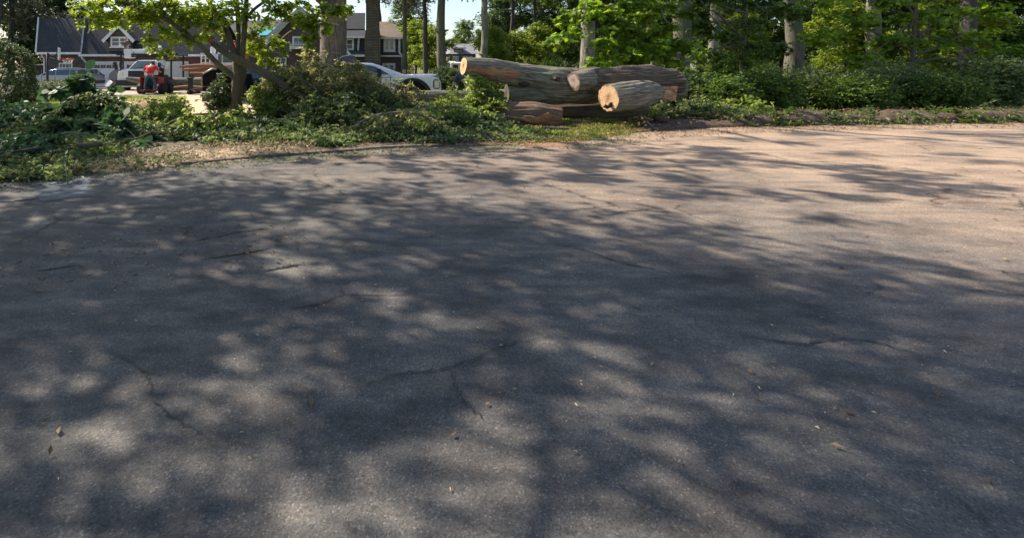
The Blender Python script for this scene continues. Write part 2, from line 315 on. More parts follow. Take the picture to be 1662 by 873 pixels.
# ------------------------------------------------------------------ leaves (numpy)
MAPLE = np.array([(0, 0), (.30, -.02), (.22, .22), (.55, .35), (.30, .50), (.30, .68), (.12, .66), (0, 1.0), (-.12, .66), (-.30, .68), (-.30, .50), (-.55, .35), (-.22, .22), (-.30, -.02)])
OVAL = np.array([(0, 0), (.22, .18), (.30, .45), (.18, .78), (0, 1.0), (-.18, .78), (-.30, .45), (-.22, .18)])
def leaf_mesh(name, base, axis, nrm, length, m, parent=None, width=0.55, shape='diamond', off=(0, 0, 0)):
    base = np.asarray(base, float) - np.asarray(off, float)
    axis = axis / (np.linalg.norm(axis, axis=1, keepdims=True) + 1e-9)
    side = np.cross(axis, nrm); side /= (np.linalg.norm(side, axis=1, keepdims=True) + 1e-9)
    nn = np.cross(side, axis); n = len(base); L = np.asarray(length).reshape(-1, 1) * np.ones((n, 1))
    me = bpy.data.meshes.new(name)
    if shape == 'diamond':
        fold = 0.10
        V = np.stack([base, base + axis * L * .45 + side * L * width / 2 + nn * L * fold, base + axis * L - nn * L * 0.12,
                      base + axis * L * .45 - side * L * width / 2 + nn * L * fold], 1)
        k = 4; idx = np.arange(n)[:, None] * 4 + np.array([[0, 1, 2, 0, 2, 3]]); idx = idx.reshape(-1); ls = np.arange(n * 2) * 3
    else:
        T = MAPLE if shape == 'maple' else OVAL; k = len(T)
        if shape != 'maple': T = T * np.array([width / 0.6, 1])
        bend = -0.25 * T[:, 1] ** 2 - 0.12 * np.abs(T[:, 0])
        V = base[:, None, :] + axis[:, None, :] * (T[None, :, 1:2] * L[:, None]) + side[:, None, :] * (T[None, :, 0:1] * L[:, None]) + nn[:, None, :] * (bend[None, :, None] * L[:, None])
        idx = np.arange(n * k); ls = np.arange(n) * k
    V = V.reshape(-1, 3); me.vertices.add(len(V)); me.vertices.foreach_set('co', V.reshape(-1).astype(np.float32))
    me.loops.add(len(idx)); me.loops.foreach_set('vertex_index', idx.astype(np.int32))
    me.polygons.add(len(ls)); me.polygons.foreach_set('loop_start', ls.astype(np.int32))
    me.update(calc_edges=True)
    return link(name, me, m, parent)
def unit(v): return v / (np.linalg.norm(v, axis=-1, keepdims=True) + 1e-9)
def sprig_leaves(rng, org, dirs, length, k, lsize, droop=0.3, spread=0.9, up=0.9):
    """leaves set along both sides of sprigs. returns base, axis, normal, length"""
    n = len(org); t = (np.arange(k) + 0.6) / k; t = np.tile(t, (n, 1)) + rng.uniform(-.5, .5, (n, k)) / k
    Ls = (length * rng.uniform(.6, 1.3, (n, 1)))
    p = org[:, None, :] + dirs[:, None, :] * (t * Ls)[:, :, None]
    p[:, :, 2] -= droop * (t ** 2) * Ls * 0.6
    upv = np.array([0, 0, 1.0]); sd = unit(np.cross(dirs, upv) + rng.normal(0, .15, (n, 3)))
    sgn = np.where(np.arange(k) % 2 == 0, 1, -1)[None, :, None]
    ax = dirs[:, None, :] * 0.6 + sd[:, None, :] * sgn * spread + rng.normal(0, .35, (n, k, 3)); ax[:, :, 2] -= droop
    nr = upv * up + rng.normal(0, .5, (n, k, 3))
    sz = lsize * rng.uniform(.55, 1.25, (n, k))
    return p.reshape(-1, 3), unit(ax.reshape(-1, 3)), unit(nr.reshape(-1, 3)), sz.reshape(-1)
def ellipsoid_pts(rng, c, r, n, shell=0.55, upper=False):
    d = unit(rng.normal(0, 1, (n, 3)))
    if upper: d[:, 2] = np.abs(d[:, 2])
    rad = rng.uniform(shell, 1.0, (n, 1)) ** 0.6
    return np.array(c) + d * rad * np.array(r), d
def cat(parts): return [np.concatenate([p[i] for p in parts]) for i in range(4)]

def blob_leaves(rng, blobs, dens, sprig, k, ls, droop=0.3, shell=0.35, clump=None):
    """blobs: (centre, radii). sprigs point outwards from the blob with noise; sprigs gather in clumps"""
    out = []
    for c, r in blobs:
        vol = (r[0] * r[1] * r[2]) ** (1 / 3.); n = max(6, int(dens * vol * vol))
        if clump:
            nc = max(5, n // clump); cc, cd = ellipsoid_pts(rng, c, r, nc, shell)
            i = rng.integers(0, nc, n); o = cc[i] + rng.normal(0, 0.13 * vol, (n, 3)) * np.array([1, 1, .55]); d = unit(cd[i] * 0.9 + rng.normal(0, .6, (n, 3)))
        else:
            o, d = ellipsoid_pts(rng, c, r, n, shell); d = unit(d + rng.normal(0, .5, (n, 3)))
        d[:, 2] *= 0.6; d = unit(d)
        out.append(sprig_leaves(rng, o - d * sprig * 0.4, d, sprig, k, ls, droop))
    return cat(out)

def wob(rng, a, b, n, amp):
    a = Vector(a); b = Vector(b); L = (b - a).length; o = []
    for i in range(n + 1):
        t = i / n; p = a.lerp(b, t)
        if 0 < i < n: p += Vector([rng.uniform(-1, 1) * amp * L for _ in range(3)])
        o.append(p)
    return o
def smooth_path(pts, rad, sub=5):
    """catmull-rom through pts"""
    pts = [Vector(p) for p in pts]; n = len(pts); o = []; r = []
    for i in range(n - 1):
        p0 = pts[max(i - 1, 0)]; p1 = pts[i]; p2 = pts[i + 1]; p3 = pts[min(i + 2, n - 1)]
        for k in range(sub):
            t = k / sub
            o.append(0.5 * ((2 * p1) + (p2 - p0) * t + (2 * p0 - 5 * p1 + 4 * p2 - p3) * t * t + (3 * p1 - p0 - 3 * p2 + p3) * t ** 3))
            r.append(rad[i] * (1 - t) + rad[i + 1] * t)
    o.append(pts[-1]); r.append(rad[-1]); return o, r

# ================================================================== THE SETTING
KERB = [(-400, 300), (-150, 299), (0, 293), (60, 289), (200, 277), (330, 266), (450, 255), (560, 247), (640, 241), (760, 238), (890, 236), (960, 228), (1040, 216), (1130, 210), (1200, 207), (1400, 203), (1662, 200), (2300, 196), (3500, 190)]
kg = [G(u, v) for u, v in KERB]; kpts, _ = smooth_path(kg, [0] * len(kg), 6)
def kerb_y(x):
    for a, b in zip(kpts, kpts[1:]):
        if a.x <= x <= b.x: return a.y + (b.y - a.y) * (x - a.x) / (b.x - a.x + 1e-9)
    return kpts[0].y if x < kpts[0].x else kpts[-1].y

def groundmat():
    m, t, b = nodes('lawn'); tc = N(t, 'ShaderNodeTexCoord')
    n = N(t, 'ShaderNodeTexNoise'); n.inputs['Scale'].default_value = 0.45; n.inputs['Detail'].default_value = 8; t.links.new(tc.outputs['Object'], n.inputs['Vector'])
    n2 = N(t, 'ShaderNodeTexNoise'); n2.inputs['Scale'].default_value = 22; n2.inputs['Detail'].default_value = 5; t.links.new(tc.outputs['Object'], n2.inputs['Vector'])
    r = ramp(t, n.outputs['Fac'], [(0.36, (0.07, 0.10, 0.03)), (0.5, (0.13, 0.15, 0.05)), (0.66, (0.25, 0.22, 0.11))])
    r2 = ramp(t, n2.outputs['Fac'], [(0.3, (0.5, 0.5, 0.5)), (0.7, (1.3, 1.3, 1.3))])
    mx = N(t, 'ShaderNodeMix', data_type='RGBA'); mx.blend_type = 'MULTIPLY'; mx.inputs[0].default_value = 1
    t.links.new(r.outputs[0], mx.inputs[6]); t.links.new(r2.outputs[0], mx.inputs[7]); t.links.new(mx.outputs[2], b.inputs['Base Color']); b.inputs['Roughness'].default_value = 1
    bp = N(t, 'ShaderNodeBump'); bp.inputs['Strength'].default_value = 0.8; bp.inputs['Distance'].default_value = 0.04; t.links.new(n2.outputs['Fac'], bp.inputs['Height']); t.links.new(bp.outputs[0], b.inputs['Normal']); return m
MB().poly([(-900, -200, 0), (900, -200, 0), (900, 1500, 0), (-900, 1500, 0)]).build('ground', groundmat())['kind'] = 'structure'

def roadmat():
    m, t, b = nodes('asphalt'); tc = N(t, 'ShaderNodeTexCoord'); O = tc.outputs['Object']
    def noise(s, d=6, sc=(1, 1, 1), rough=0.6):
        mp = N(t, 'ShaderNodeMapping'); mp.inputs['Scale'].default_value = sc; t.links.new(O, mp.inputs[0])
        n = N(t, 'ShaderNodeTexNoise'); n.inputs['Scale'].default_value = s; n.inputs['Detail'].default_value = d; n.inputs['Roughness'].default_value = rough; t.links.new(mp.outputs[0], n.inputs['Vector']); return n
    big = noise(0.5, 4); mid = noise(2.2, 7, (1, 2.2, 1)); fine = noise(75, 3)
    vor = N(t, 'ShaderNodeTexVoronoi'); vor.inputs['Scale'].default_value = 140; t.links.new(O, vor.inputs['Vector'])
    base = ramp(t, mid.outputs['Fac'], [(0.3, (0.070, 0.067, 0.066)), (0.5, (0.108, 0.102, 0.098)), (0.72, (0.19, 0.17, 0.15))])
    sunlit_dust = ramp(t, fine.outputs['Fac'], [(0.35, (0.27, 0.19, 0.135)), (0.65, (0.46, 0.34, 0.245))])
    # dusty along the kerb and to the right; pale tone also paints in sunlight
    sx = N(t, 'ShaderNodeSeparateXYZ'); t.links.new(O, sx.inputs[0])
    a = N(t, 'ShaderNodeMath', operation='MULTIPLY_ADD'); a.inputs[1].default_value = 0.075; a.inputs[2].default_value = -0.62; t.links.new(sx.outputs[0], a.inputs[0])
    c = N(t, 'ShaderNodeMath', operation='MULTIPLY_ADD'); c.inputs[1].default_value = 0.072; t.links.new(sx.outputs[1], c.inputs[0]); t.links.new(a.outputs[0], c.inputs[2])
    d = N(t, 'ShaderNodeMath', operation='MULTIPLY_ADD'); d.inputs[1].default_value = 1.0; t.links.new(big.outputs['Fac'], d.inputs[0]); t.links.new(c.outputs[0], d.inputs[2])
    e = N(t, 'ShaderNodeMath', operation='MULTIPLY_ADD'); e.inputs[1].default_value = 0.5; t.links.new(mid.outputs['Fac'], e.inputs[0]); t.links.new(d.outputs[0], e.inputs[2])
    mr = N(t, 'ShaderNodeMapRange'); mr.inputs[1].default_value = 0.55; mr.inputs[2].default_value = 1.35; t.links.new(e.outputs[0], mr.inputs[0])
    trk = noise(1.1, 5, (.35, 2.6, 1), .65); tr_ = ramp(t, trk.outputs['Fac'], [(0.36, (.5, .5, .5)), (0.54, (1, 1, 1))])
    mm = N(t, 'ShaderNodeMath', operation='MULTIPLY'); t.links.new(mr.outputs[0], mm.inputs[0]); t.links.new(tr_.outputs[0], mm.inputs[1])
    mx = N(t, 'ShaderNodeMix', data_type='RGBA'); t.links.new(mm.outputs[0], mx.inputs[0]); t.links.new(base.outputs[0], mx.inputs[6]); t.links.new(sunlit_dust.outputs[0], mx.inputs[7])
    sp = ramp(t, vor.outputs['Color'], [(0.0, (0.4, 0.4, 0.42)), (0.5, (0.95, 0.95, 0.95)), (0.82, (1.2, 1.2, 1.15)), (0.9, (2.0, 1.95, 1.85))])
    m2 = N(t, 'ShaderNodeMix', data_type='RGBA'); m2.blend_type = 'MULTIPLY'; m2.inputs[0].default_value = 0.85; t.links.new(mx.outputs[2], m2.inputs[6]); t.links.new(sp.outputs[0], m2.inputs[7])
    st_ = noise(.9, 6, (1, 1, 1), .7); sr_ = ramp(t, st_.outputs['Fac'], [(0.34, (.62, .60, .60)), (0.5, (1, 1, 1)), (0.70, (1.22, 1.2, 1.16))])
    m3 = N(t, 'ShaderNodeMix', data_type='RGBA', blend_type='MULTIPLY'); m3.inputs[0].default_value = 1; t.links.new(m2.outputs[2], m3.inputs[6]); t.links.new(sr_.outputs[0], m3.inputs[7])
    ck = N(t, 'ShaderNodeTexVoronoi', feature='DISTANCE_TO_EDGE'); ck.inputs['Scale'].default_value = .55; nd = N(t, 'ShaderNodeMix', data_type='VECTOR'); nd.inputs[0].default_value = .18; t.links.new(O, nd.inputs[4]); t.links.new(mid.outputs['Color'], nd.inputs[5]); t.links.new(nd.outputs[1], ck.inputs['Vector'])
    cr_ = ramp(t, ck.outputs['Distance'], [(0.0, (.3, .3, .3)), (0.010, (1, 1, 1))]); cg = ramp(t, big.outputs['Fac'], [(0.50, (0, 0, 0)), (0.56, (1, 1, 1))])
    m4 = N(t, 'ShaderNodeMix', data_type='RGBA', blend_type='MULTIPLY'); t.links.new(cg.outputs[0], m4.inputs[0]); t.links.new(m3.outputs[2], m4.inputs[6]); t.links.new(cr_.outputs[0], m4.inputs[7])
    t.links.new(m4.outputs[2], b.inputs['Base Color']); b.inputs['Roughness'].default_value = 0.85; b.inputs['Specular IOR Level'].default_value = 0.3
    bp = N(t, 'ShaderNodeBump'); bp.inputs['Strength'].default_value = 0.35; bp.inputs['Distance'].default_value = 0.004
    ad = N(t, 'ShaderNodeMath', operation='ADD'); t.links.new(vor.outputs['Distance'], ad.inputs[0]); t.links.new(fine.outputs['Fac'], ad.inputs[1])
    t.links.new(ad.outputs[0], bp.inputs['Height']); t.links.new(bp.outputs[0], b.inputs['Normal']); return m
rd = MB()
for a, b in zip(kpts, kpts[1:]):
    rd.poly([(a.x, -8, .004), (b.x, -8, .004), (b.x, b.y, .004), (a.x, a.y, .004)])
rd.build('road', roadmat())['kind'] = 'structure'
# low worn kerb
kb = MB(); krng = random.Random(4)
kk = [p for p in kpts if -3.2 < p.x < 1.6]
for i, (a, b) in enumerate(zip(kk, kk[1:])):
    h = 0.045; d = (b - a).normalized(); nrm = Vector((-d.y, d.x, 0))
    kb.prism([a + Vector((0, 0, 0)), a + nrm * .12, b + nrm * .12, b], (0, 0, h))
kb.build('kerb', plain('worn_kerb', (0.14, 0.12, 0.10), 0.95, 0.4, 9, 0.6))['kind'] = 'structure'

def sheet(name, pts, m, z, jag=0.0, seed=0, kind='structure', grid=None):
    r = random.Random(seed); o = []
    n = len(pts)
    for i in range(n):
        a = Vector(pts[i]); b = Vector(pts[(i + 1) % n]); k = max(1, int((b - a).length / 0.35)) if jag else 1
        for j in range(k):
            p = a.lerp(b, j / k)
            if jag: p += Vector((r.uniform(-jag, jag), r.uniform(-jag, jag), 0))
            o.append((p.x, p.y, z))
    ob = MB().poly(o).build(name, m); ob['kind'] = kind; return ob
M['sand'] = plain('sandy_dirt', (0.50, 0.37, 0.235), 0.95, 0.22, 1.6, 0.6)
M['soil'] = plain('dark_soil', (0.085, 0.055, 0.038), 0.98, 0.5, 7, 1.0)
M['drive'] = plain('driveway_dust', (0.36, 0.30, 0.23), 0.95, 0.3, 0.8, 0.4)
sheet('driveway', [(-34, 30, 0), (-13, 30, 0), (-8, 34, 0), (-5, 44, 0), (-34, 44.0, 0)], M['drive'], .004, .25, 1)
sheet('dirt_path', [G(185, 163), G(330, 152), G(420, 150), G(440, 180), G(430, 230), G(300, 215), G(230, 178)], M['sand'], .008, .2, 2)
sheet('dry_lawn', [G(-40, 160), G(60, 158), G(150, 163), G(165, 178), G(120, 190), G(-40, 190)], plain('dry_grass', (0.40, 0.37, 0.17), .97, .35, 9, .9), .008, .25, 8)
sheet('verge', [p for p in kpts if -12 < p.x < 3.6][::3] + [(3.2, 12.6, 0), (0, 12.6, 0), (-6, 12, 0), (-12, 12, 0)], plain('verge_dirt', (0.11, 0.085, 0.055), .95, .45, 5, .8), .012, .12, 3)
# road marks: tar seams, old patches
M['tar'] = plain('tar', (0.018, 0.018, 0.02), 0.6, 0.3, 9)
M['patch'] = plain('pale_asphalt_patch', (0.105, 0.115, 0.135), 0.9, 0.2, 6, 0.4)
def seam(pts, w, seed):
    r = random.Random(seed); g = [G(u, v) for u, v in pts]; q, _ = smooth_path(g, [0] * len(g), 14); a = []; b = []
    for i, p in enumerate(q):
        t = (q[min(i + 1, len(q) - 1)] - q[max(i - 1, 0)]).normalized(); n = Vector((-t.y, t.x, 0)); e = min(1, 4 * i / len(q), 4 * (len(q) - 1 - i) / len(q))
        wa = w * max(0.06, e) * r.uniform(.3, 1.2); p = p + n * r.uniform(-.012, .012)
        a.append(p + n * wa); b.append(p - n * wa)
    mb = MB()
    for i in range(len(a) - 1): mb.poly([(a[i].x, a[i].y, .012), (a[i + 1].x, a[i + 1].y, .012), (b[i + 1].x, b[i + 1].y, .012), (b[i].x, b[i].y, .012)])
    mb.build('tar_seam', M['tar'])['kind'] = 'structure'
seam([(322, 423), (360, 417), (400, 411), (445, 403)], .022, 1)
seam([(425, 442), (455, 436), (492, 430)], .022, 2)
seam([(285, 396), (330, 389), (392, 377), (440, 372)], .014, 3)
seam([(60, 440), (90, 436), (130, 430)], .02, 4)
seam([(880, 392), (940, 405), (1010, 428), (1080, 442)], .008, 7)
seam([(560, 640), (640, 612), (730, 598), (830, 560), (905, 548)], .006, 11)
seam([(730, 598), (745, 640), (790, 690)], .005, 12)
seam([(1180, 540), (1290, 560), (1390, 552), (1530, 590)], .007, 13)
seam([(150, 560), (230, 600), (260, 660), (350, 720)], .006, 14)
seam([(0, 328), (30, 326), (64, 321)], .05, 5)
sheet('road_patch', [G(50, 296), G(140, 287), (G(150, 318)), G(66, 327)], M['patch'], .008, .04, 5)

# ================================================================== LOGS
def make_log(name, pts, rad, label, mat='bark', lump=0.06, ridges=0.03, seed=0, sides=88, sub=16, cutL='cut', cutR='cut', parent=None, cat_='log', group=None, root=None, capL=True, capR=True, flat=1.0):
    rng = np.random.default_rng(seed); q, rr = smooth_path(pts, rad, sub)
    base = root or (parent if parent else None)
    if base is None:
        c = q[len(q) // 2]; base = empty(name, (c.x, c.y, 0), label, cat_, group)
    off = Vector(base.location)
    n = len(q); nv = None; V = []; ring = []; L = 0
    ph = rng.uniform(0, 6.28, 12); fr = rng.integers(2, 9, 12); fl = rng.uniform(.4, 3.2, 12)
    mbs = MB()
    for i, p in enumerate(q):
        if i: L += (p - q[i - 1]).length
        t = (q[min(i + 1, n - 1)] - q[max(i - 1, 0)]).normalized()
        if nv is None: a = Vector((0, 0, 1)) if abs(t.z) < .9 else Vector((1, 0, 0)); nv = (a - t * a.dot(t)).normalized()
        else: nv = (nv - t * nv.dot(t)).normalized()
        bn = t.cross(nv); rg = []
        for k in range(sides):
            a = 2 * math.pi * k / sides; s = 0
            for j in range(6): s += math.sin(a * (j % 3 + 1) + ph[j] + L * fl[j]) * lump / (1 + j * .5)
            for j in range(6, 12): s += abs(math.sin(a * fr[j] * 1.5 + ph[j] + L * fl[j] * .6)) * ridges * .5
            ca, sa = math.cos(a), math.sin(a); fq = 2.6 + rr[i] * 4
            s += -abs(mn.noise(Vector((ca * fq + seed, sa * fq, L * 1.1 + .25 * math.sin(a * 2))))) * ridges * 2.6 + ridges * .5
            s += mn.noise(Vector((ca * 1.3 + seed, sa * 1.3, L * 2.2))) * lump * 1.1 + rng.uniform(-1, 1) * ridges * 0.12
            r = rr[i] * (1 + s); v = p + (nv * math.cos(a) * flat + bn * math.sin(a)) * r - off; rg.append(v)
        ring.append(rg)
        for v in rg: mbs.v.append(tuple(v))
        if i:
            d = (q[i] - q[i - 1]).length
            for k in range(sides):
                k2 = (k + 1) % sides
                mbs.face([(i - 1) * sides + k, (i - 1) * sides + k2, i * sides + k2, i * sides + k],
                         [(k / sides, L - d), ((k + 1) / sides, L - d), ((k + 1) / sides, L), (k / sides, L)])
    o = mbs.build('bark', M[mat], base, smooth=True)
    for e, (on, cm) in enumerate(((capL, cutL), (capR, cutR))):
        if not on: continue
        rg = ring[0] if e == 0 else ring[-1]; cc = sum(rg, Vector()) / sides; t = (q[0] - q[1]).normalized() if e == 0 else (q[-1] - q[-2]).normalized()
        mb = MB(); R0 = rr[0] if e == 0 else rr[-1]
        # disc with rings, slightly rough saw face
        nr = 6
        for j in range(nr):
            f = 1.0 - j / nr
            for k in range(sides): p = cc + (rg[k] - cc) * f + t * (0.003 + .012 * R0 * (rng.uniform(-1, 1) if 0 < j else 0)); mb.v.append(tuple(p))
        mb.v.append(tuple(cc + t * .004)); uvp = lambda v: tuple(((v[0] - cc.x) * 0 + x for x in (0, 0)))
        ax = Vector((0, 0, 1)); s1 = (ax - t * ax.dot(t)).normalized(); s2 = t.cross(s1)
        def uv(i): d = Vector(mb.v[i]) - cc; return (d.dot(s2), d.dot(s1))
        for j in range(nr - 1):
            for k in range(sides):
                k2 = (k + 1) % sides; f = [j * sides + k, j * sides + k2, (j + 1) * sides + k2, (j + 1) * sides + k]; mb.face(f, [uv(i) for i in f])
        for k in range(sides):
            f = [(nr - 1) * sides + k, (nr - 1) * sides + (k + 1) % sides, nr * sides]; mb.face(f, [uv(i) for i in f])
        mb.build('cut_end', M[cm], base)
    return base
def patchwrap(root, pts, rad, a0, a1, mat, name, seed=0, s0=0.0, s1=1.0):
    """torn-bark area: shell slightly proud of a log surface between angles a0..a1 (0 = up, turning to the camera side)"""
    rng = random.Random(seed); q, rr = smooth_path(pts, rad, 10); q = q[int(len(q) * s0):max(2, int(len(q) * s1))]; rr = rr[int(len(rr) * s0):]
    off = Vector(root.location); mb = MB(); n = len(q); K = 14
    for i, p in enumerate(q):
        t = (q[min(i + 1, n - 1)] - q[max(i - 1, 0)]).normalized(); up = Vector((0, 0, 1)); up = (up - t * up.dot(t)).normalized(); sd = Vector((0, -1, 0)); sd = (sd - t * sd.dot(t)).normalized()
        e = math.sin(math.pi * min(1, max(0, (i + .3) / (n - .4)))) ** .35; mid = (a0 + a1) / 2; hw = (a1 - a0) / 2 * e * (.78 + .22 * math.sin(i * .9 + seed) + rng.uniform(-.12, .12)); mid += .12 * math.sin(i * .5 + seed)
        for k in range(K + 1):
            a = mid + hw * (2 * k / K - 1) + rng.uniform(-.02, .02); r = rr[i] * (1.045 if 0 < k < K else .99) + (0.012 if 0 < k < K else 0)
            mb.v.append(tuple(p + (up * math.cos(a) + sd * math.sin(a)) * r - off))
    L = 0
    for i in range(n - 1):
        for k in range(K):
            mb.face([i * (K + 1) + k, i * (K + 1) + k + 1, (i + 1) * (K + 1) + k + 1, (i + 1) * (K + 1) + k],
                    [(k / K * .4, i * .1), ((k + 1) / K * .4, i * .1), ((k + 1) / K * .4, (i + 1) * .1), (k / K * .4, (i + 1) * .1)])
    return mb.build(name, M[mat], root, smooth=True)

# forked top trunk
YA = 15.6
lp = [P(752, 108, YA - .5), P(800, 114, YA - .3), P(850, 122, YA), P(910, 133, YA), P(980, 139, YA), P(1050, 138, YA + .1), P(1100, 137, YA + .3)]
lr = [px(12, YA), px(15.5, YA), px(18, YA), px(20, YA), px(23, YA), px(23, YA), px(22, YA)]
A = make_log('forked_trunk', lp, lr, 'huge forked grey trunk on top of the log pile, pale split end pointing left', seed=3, ridges=.05, lump=.07)
patchwrap(A, lp, lr, 0.9, 2.6, 'torn', 'torn_patch', 2, 0.0, 0.30)
lp2 = [P(822, 152, YA + .1), P(850, 152, YA + .1), P(900, 151, YA + .1), P(950, 146, YA), P(1000, 140, YA), P(1050, 136, YA + .1)]
lr2 = [px(15, YA), px(16.5, YA), px(18, YA), px(20, YA), px(19, YA), px(15, YA)]
make_log('x', lp2, lr2, '', seed=5, root=A, capR=False, cutL='barkbrown', ridges=.05)
make_log('x', [P(858, 132, YA - .02), P(885, 142, YA), P(920, 143, YA), P(975, 140, YA)], [px(8, YA), px(17, YA), px(22, YA), px(22, YA)], '', seed=6, root=A, capL=False, capR=False, ridges=.06)
make_log('x', [P(905, 128, YA - .12), P(960, 132, YA - .2), P(1030, 133, YA - .18), P(1098, 131, YA - .05)], [px(8, YA), px(15, YA), px(16, YA), px(15, YA)], '', mat='barkbrown', seed=7, root=A, capL=False, capR=False, ridges=.16, lump=.14)
# stub with a sawn face on the trunk
sp = [P(960, 128, YA - .15), P(945, 129, YA - .5), P(931, 131, YA - .66)]; sr = [px(15, YA), px(13, YA), px(12, YA)]
make_log('x', sp, sr, '', seed=8, root=A, capL=False, cutR='cutpink', sides=32, sub=6, ridges=.08, lump=.1)
for (u_, v_, y_, r_, du, dv) in ((1000, 121, YA - .1, 5, -6, -7), (1038, 119, YA, 4, 5, -6), (885, 168, YA - .1, 4, -5, 3), (905, 128, YA - .36, 3.4, -5, -2)):
    a_ = P(u_, v_, y_) - Vector(A.location); b_2 = P(u_ + du, v_ + dv, y_ - .18) - Vector(A.location)
    MB().tube([a_, a_.lerp(b_2, .6), b_2], [px(r_ * 1.5, y_), px(r_, y_), px(r_ * .8, y_)], 12, True, .12, random.Random(u_)).build('stub', M['barkbrown'], A)
kn = MB().ball(tuple(P(851, 137, YA - .33) - Vector(A.location)), (.16, .09, .08), 14, 8).build('knot_hole', M['rot'], A, smooth=True)
# orange split face under the right end
ob = MB().prism([P(1062, 142, YA - .50) - Vector(A.location), P(1101, 140, YA - .46) - Vector(A.location), P(1097, 164, YA - .46) - Vector(A.location), P(1062, 163, YA - .50) - Vector(A.location)], (0, .35, 0)).build('split_face', M['split'], A, bevel=.015)
# sunlit sawn butt
YC = 14.2
cp = [P(987, 160, YC - .35), P(1015, 157, YC - .1), P(1042, 153, YC + .25), P(1062, 150, YC + .6)]; cr = [px(18.7, YC), px(21.5, YC), px(21, YC), px(15, YC)]
C_ = make_log('sawn_log', cp, cr, 'short thick log with a round pale sawn face toward the road, leaning on the pile', mat='bark', seed=11, ridges=.05, lump=.04, cutR='torn')
cav = MB(); cc = P(990, 171, YC - .47) - Vector(C_.location)
cav.prism([cc + Vector((x, 0, z)) for x, z in ((-.17, -.05), (-.10, .02), (-.04, -.02), (.0, .05), (.09, .10), (.05, .0), (.12, -.03), (.02, -.06), (-.06, -.1))], (.0, .05, 0))
cav.build('rotten_cavity', M['rot'], C_)
# log underneath
YD = 16.2
make_log('bottom_log', [P(880, 180, YD + .2), P(940, 180, YD), P(1000, 181, YD), P(1046, 180, YD + .2)], [px(14, YD), px(15, YD), px(15, YD), px(13, YD)], 'dark shaded log lying on the grass underneath the pile', mat='barkbrown', seed=12, cutR='torn')
make_log('log', [P(895, 163, YD + .8), P(920, 163, YD + .8), P(945, 165, YD + .8)], [px(6, YD), px(8, YD), px(6, YD)], 'small pale log wedged in the gap under the forked trunk', mat='bark', seed=13)
# front left ground log
YE = 14.3
ep = [P(790, 188, YE + .6), P(830, 187, YE + .25), P(870, 187, YE), P(900, 189, YE - .1), P(912, 190, YE - .15)]; er = [px(16, YE), px(18.5, YE), px(19, YE), px(16.5, YE), px(13, YE)]
E_ = make_log('log', ep, er, 'barrel thick log with orange torn bark lying on the verge in front of the pile', mat='barkred', seed=14, cutR='torn', ridges=.06)
patchwrap(E_, ep, er, 1.3, 2.3, 'torn', 'torn_patch', 5, 0.35, 0.95)
patchwrap(E_, ep, er, 0.95, 1.35, 'redwood', 'torn_patch', 6, 0.10, 0.35)
# long logs to the left
YF = 17.6
fp = [P(588, 158, YF + .2), P(650, 158, YF), P(740, 157, YF), P(840, 156, YF)]; fr = [px(8, YF), px(9, YF), px(9.5, YF), px(10, YF)]
F_ = make_log('long_log', fp, fr, 'long straight grey log lying in front of the white pickup', mat='bark', seed=15, group=None)
patchwrap(F_, fp, fr, -0.6, 1.4, 'torn', 'torn_patch', 8, 0.0, 0.26)
YF2 = 15.6
make_log('long_log', [P(640, 182, YF2 + .4), P(720, 178, YF2 + .1), P(800, 177, YF2)], [px(10, YF2), px(11, YF2), px(11, YF2)], 'second long log half buried in leafy brush, nearer than the straight grey one', mat='barkbrown', seed=16)
# wood slabs on grass
for i, (u, v, w_, h_, a, lab) in enumerate(((945, 197, 34, 5, -.18, 'flat pale splinter of wood lying on grass below the pile'), (903, 209, 52, 5, .05, 'long dark slab of bark lying on grass beside the barrel log'), (1010, 200, 30, 4, .1, 'thin bark piece on the grass below the sawn log'))):
    g = G(u, v + 4); mb = MB(); n = 8
    top = [(px(w_, g.y) * (k / n - .5), px(h_, g.y) * .9 * (math.sin(math.pi * k / n) ** .5) * (1 + .2 * math.sin(k * 2.3 + i))) for k in range(n + 1)]
    mb.prism([(x, y, 0) for x, y in top] + [(x, -y * .8, 0) for x, y in reversed(top[1:-1])], (0, 0, .07))
    o = mb.build('wood_slab', M['split'] if i != 1 else M['darkbark'], None, bevel=.012); o.location = (g.x, g.y, .02); o.rotation_euler = (R(8), R(3), a); tag(o, lab, 'wood slab')

# ================================================================== FOREGROUND TREE
YT = 16.4
def leafobj(name, data, m, parent, ls=None, width=.55, shape='diamond'):
    off = parent.location if parent is not None else (0, 0, 0)
    return leaf_mesh(name, data[0], data[1], data[2], data[3], m, parent, width, shape, tuple(off))
rr = random.Random(7)
tb = P(384, 0, YT); ft = empty('maple_tree', (tb.x, YT, 0), 'young multi-stemmed tree with bright green leaves standing in the brush', 'tree')
def branch(root, name, uvs, rpx, Y, m, sides=12, dY=None, sub=6):
    pts = [P(u, v, Y + (dY[i] if dY else 0)) for i, (u, v) in enumerate(uvs)]; pts = [p - Vector(root.location) for p in pts]
    q, r = smooth_path(pts, [px(x, Y) for x in rpx], sub)
    return MB().tube(q, r, sides, True, .05, rr).build(name, m, root, smooth=True)
branch(ft, 'trunk', [(384, 196), (384, 185), (384, 165), (385, 140), (389, 120), (388, 104), (388, 92)], [15, 11, 9, 9, 11, 11, 8], YT, M['maplebark'], 20)
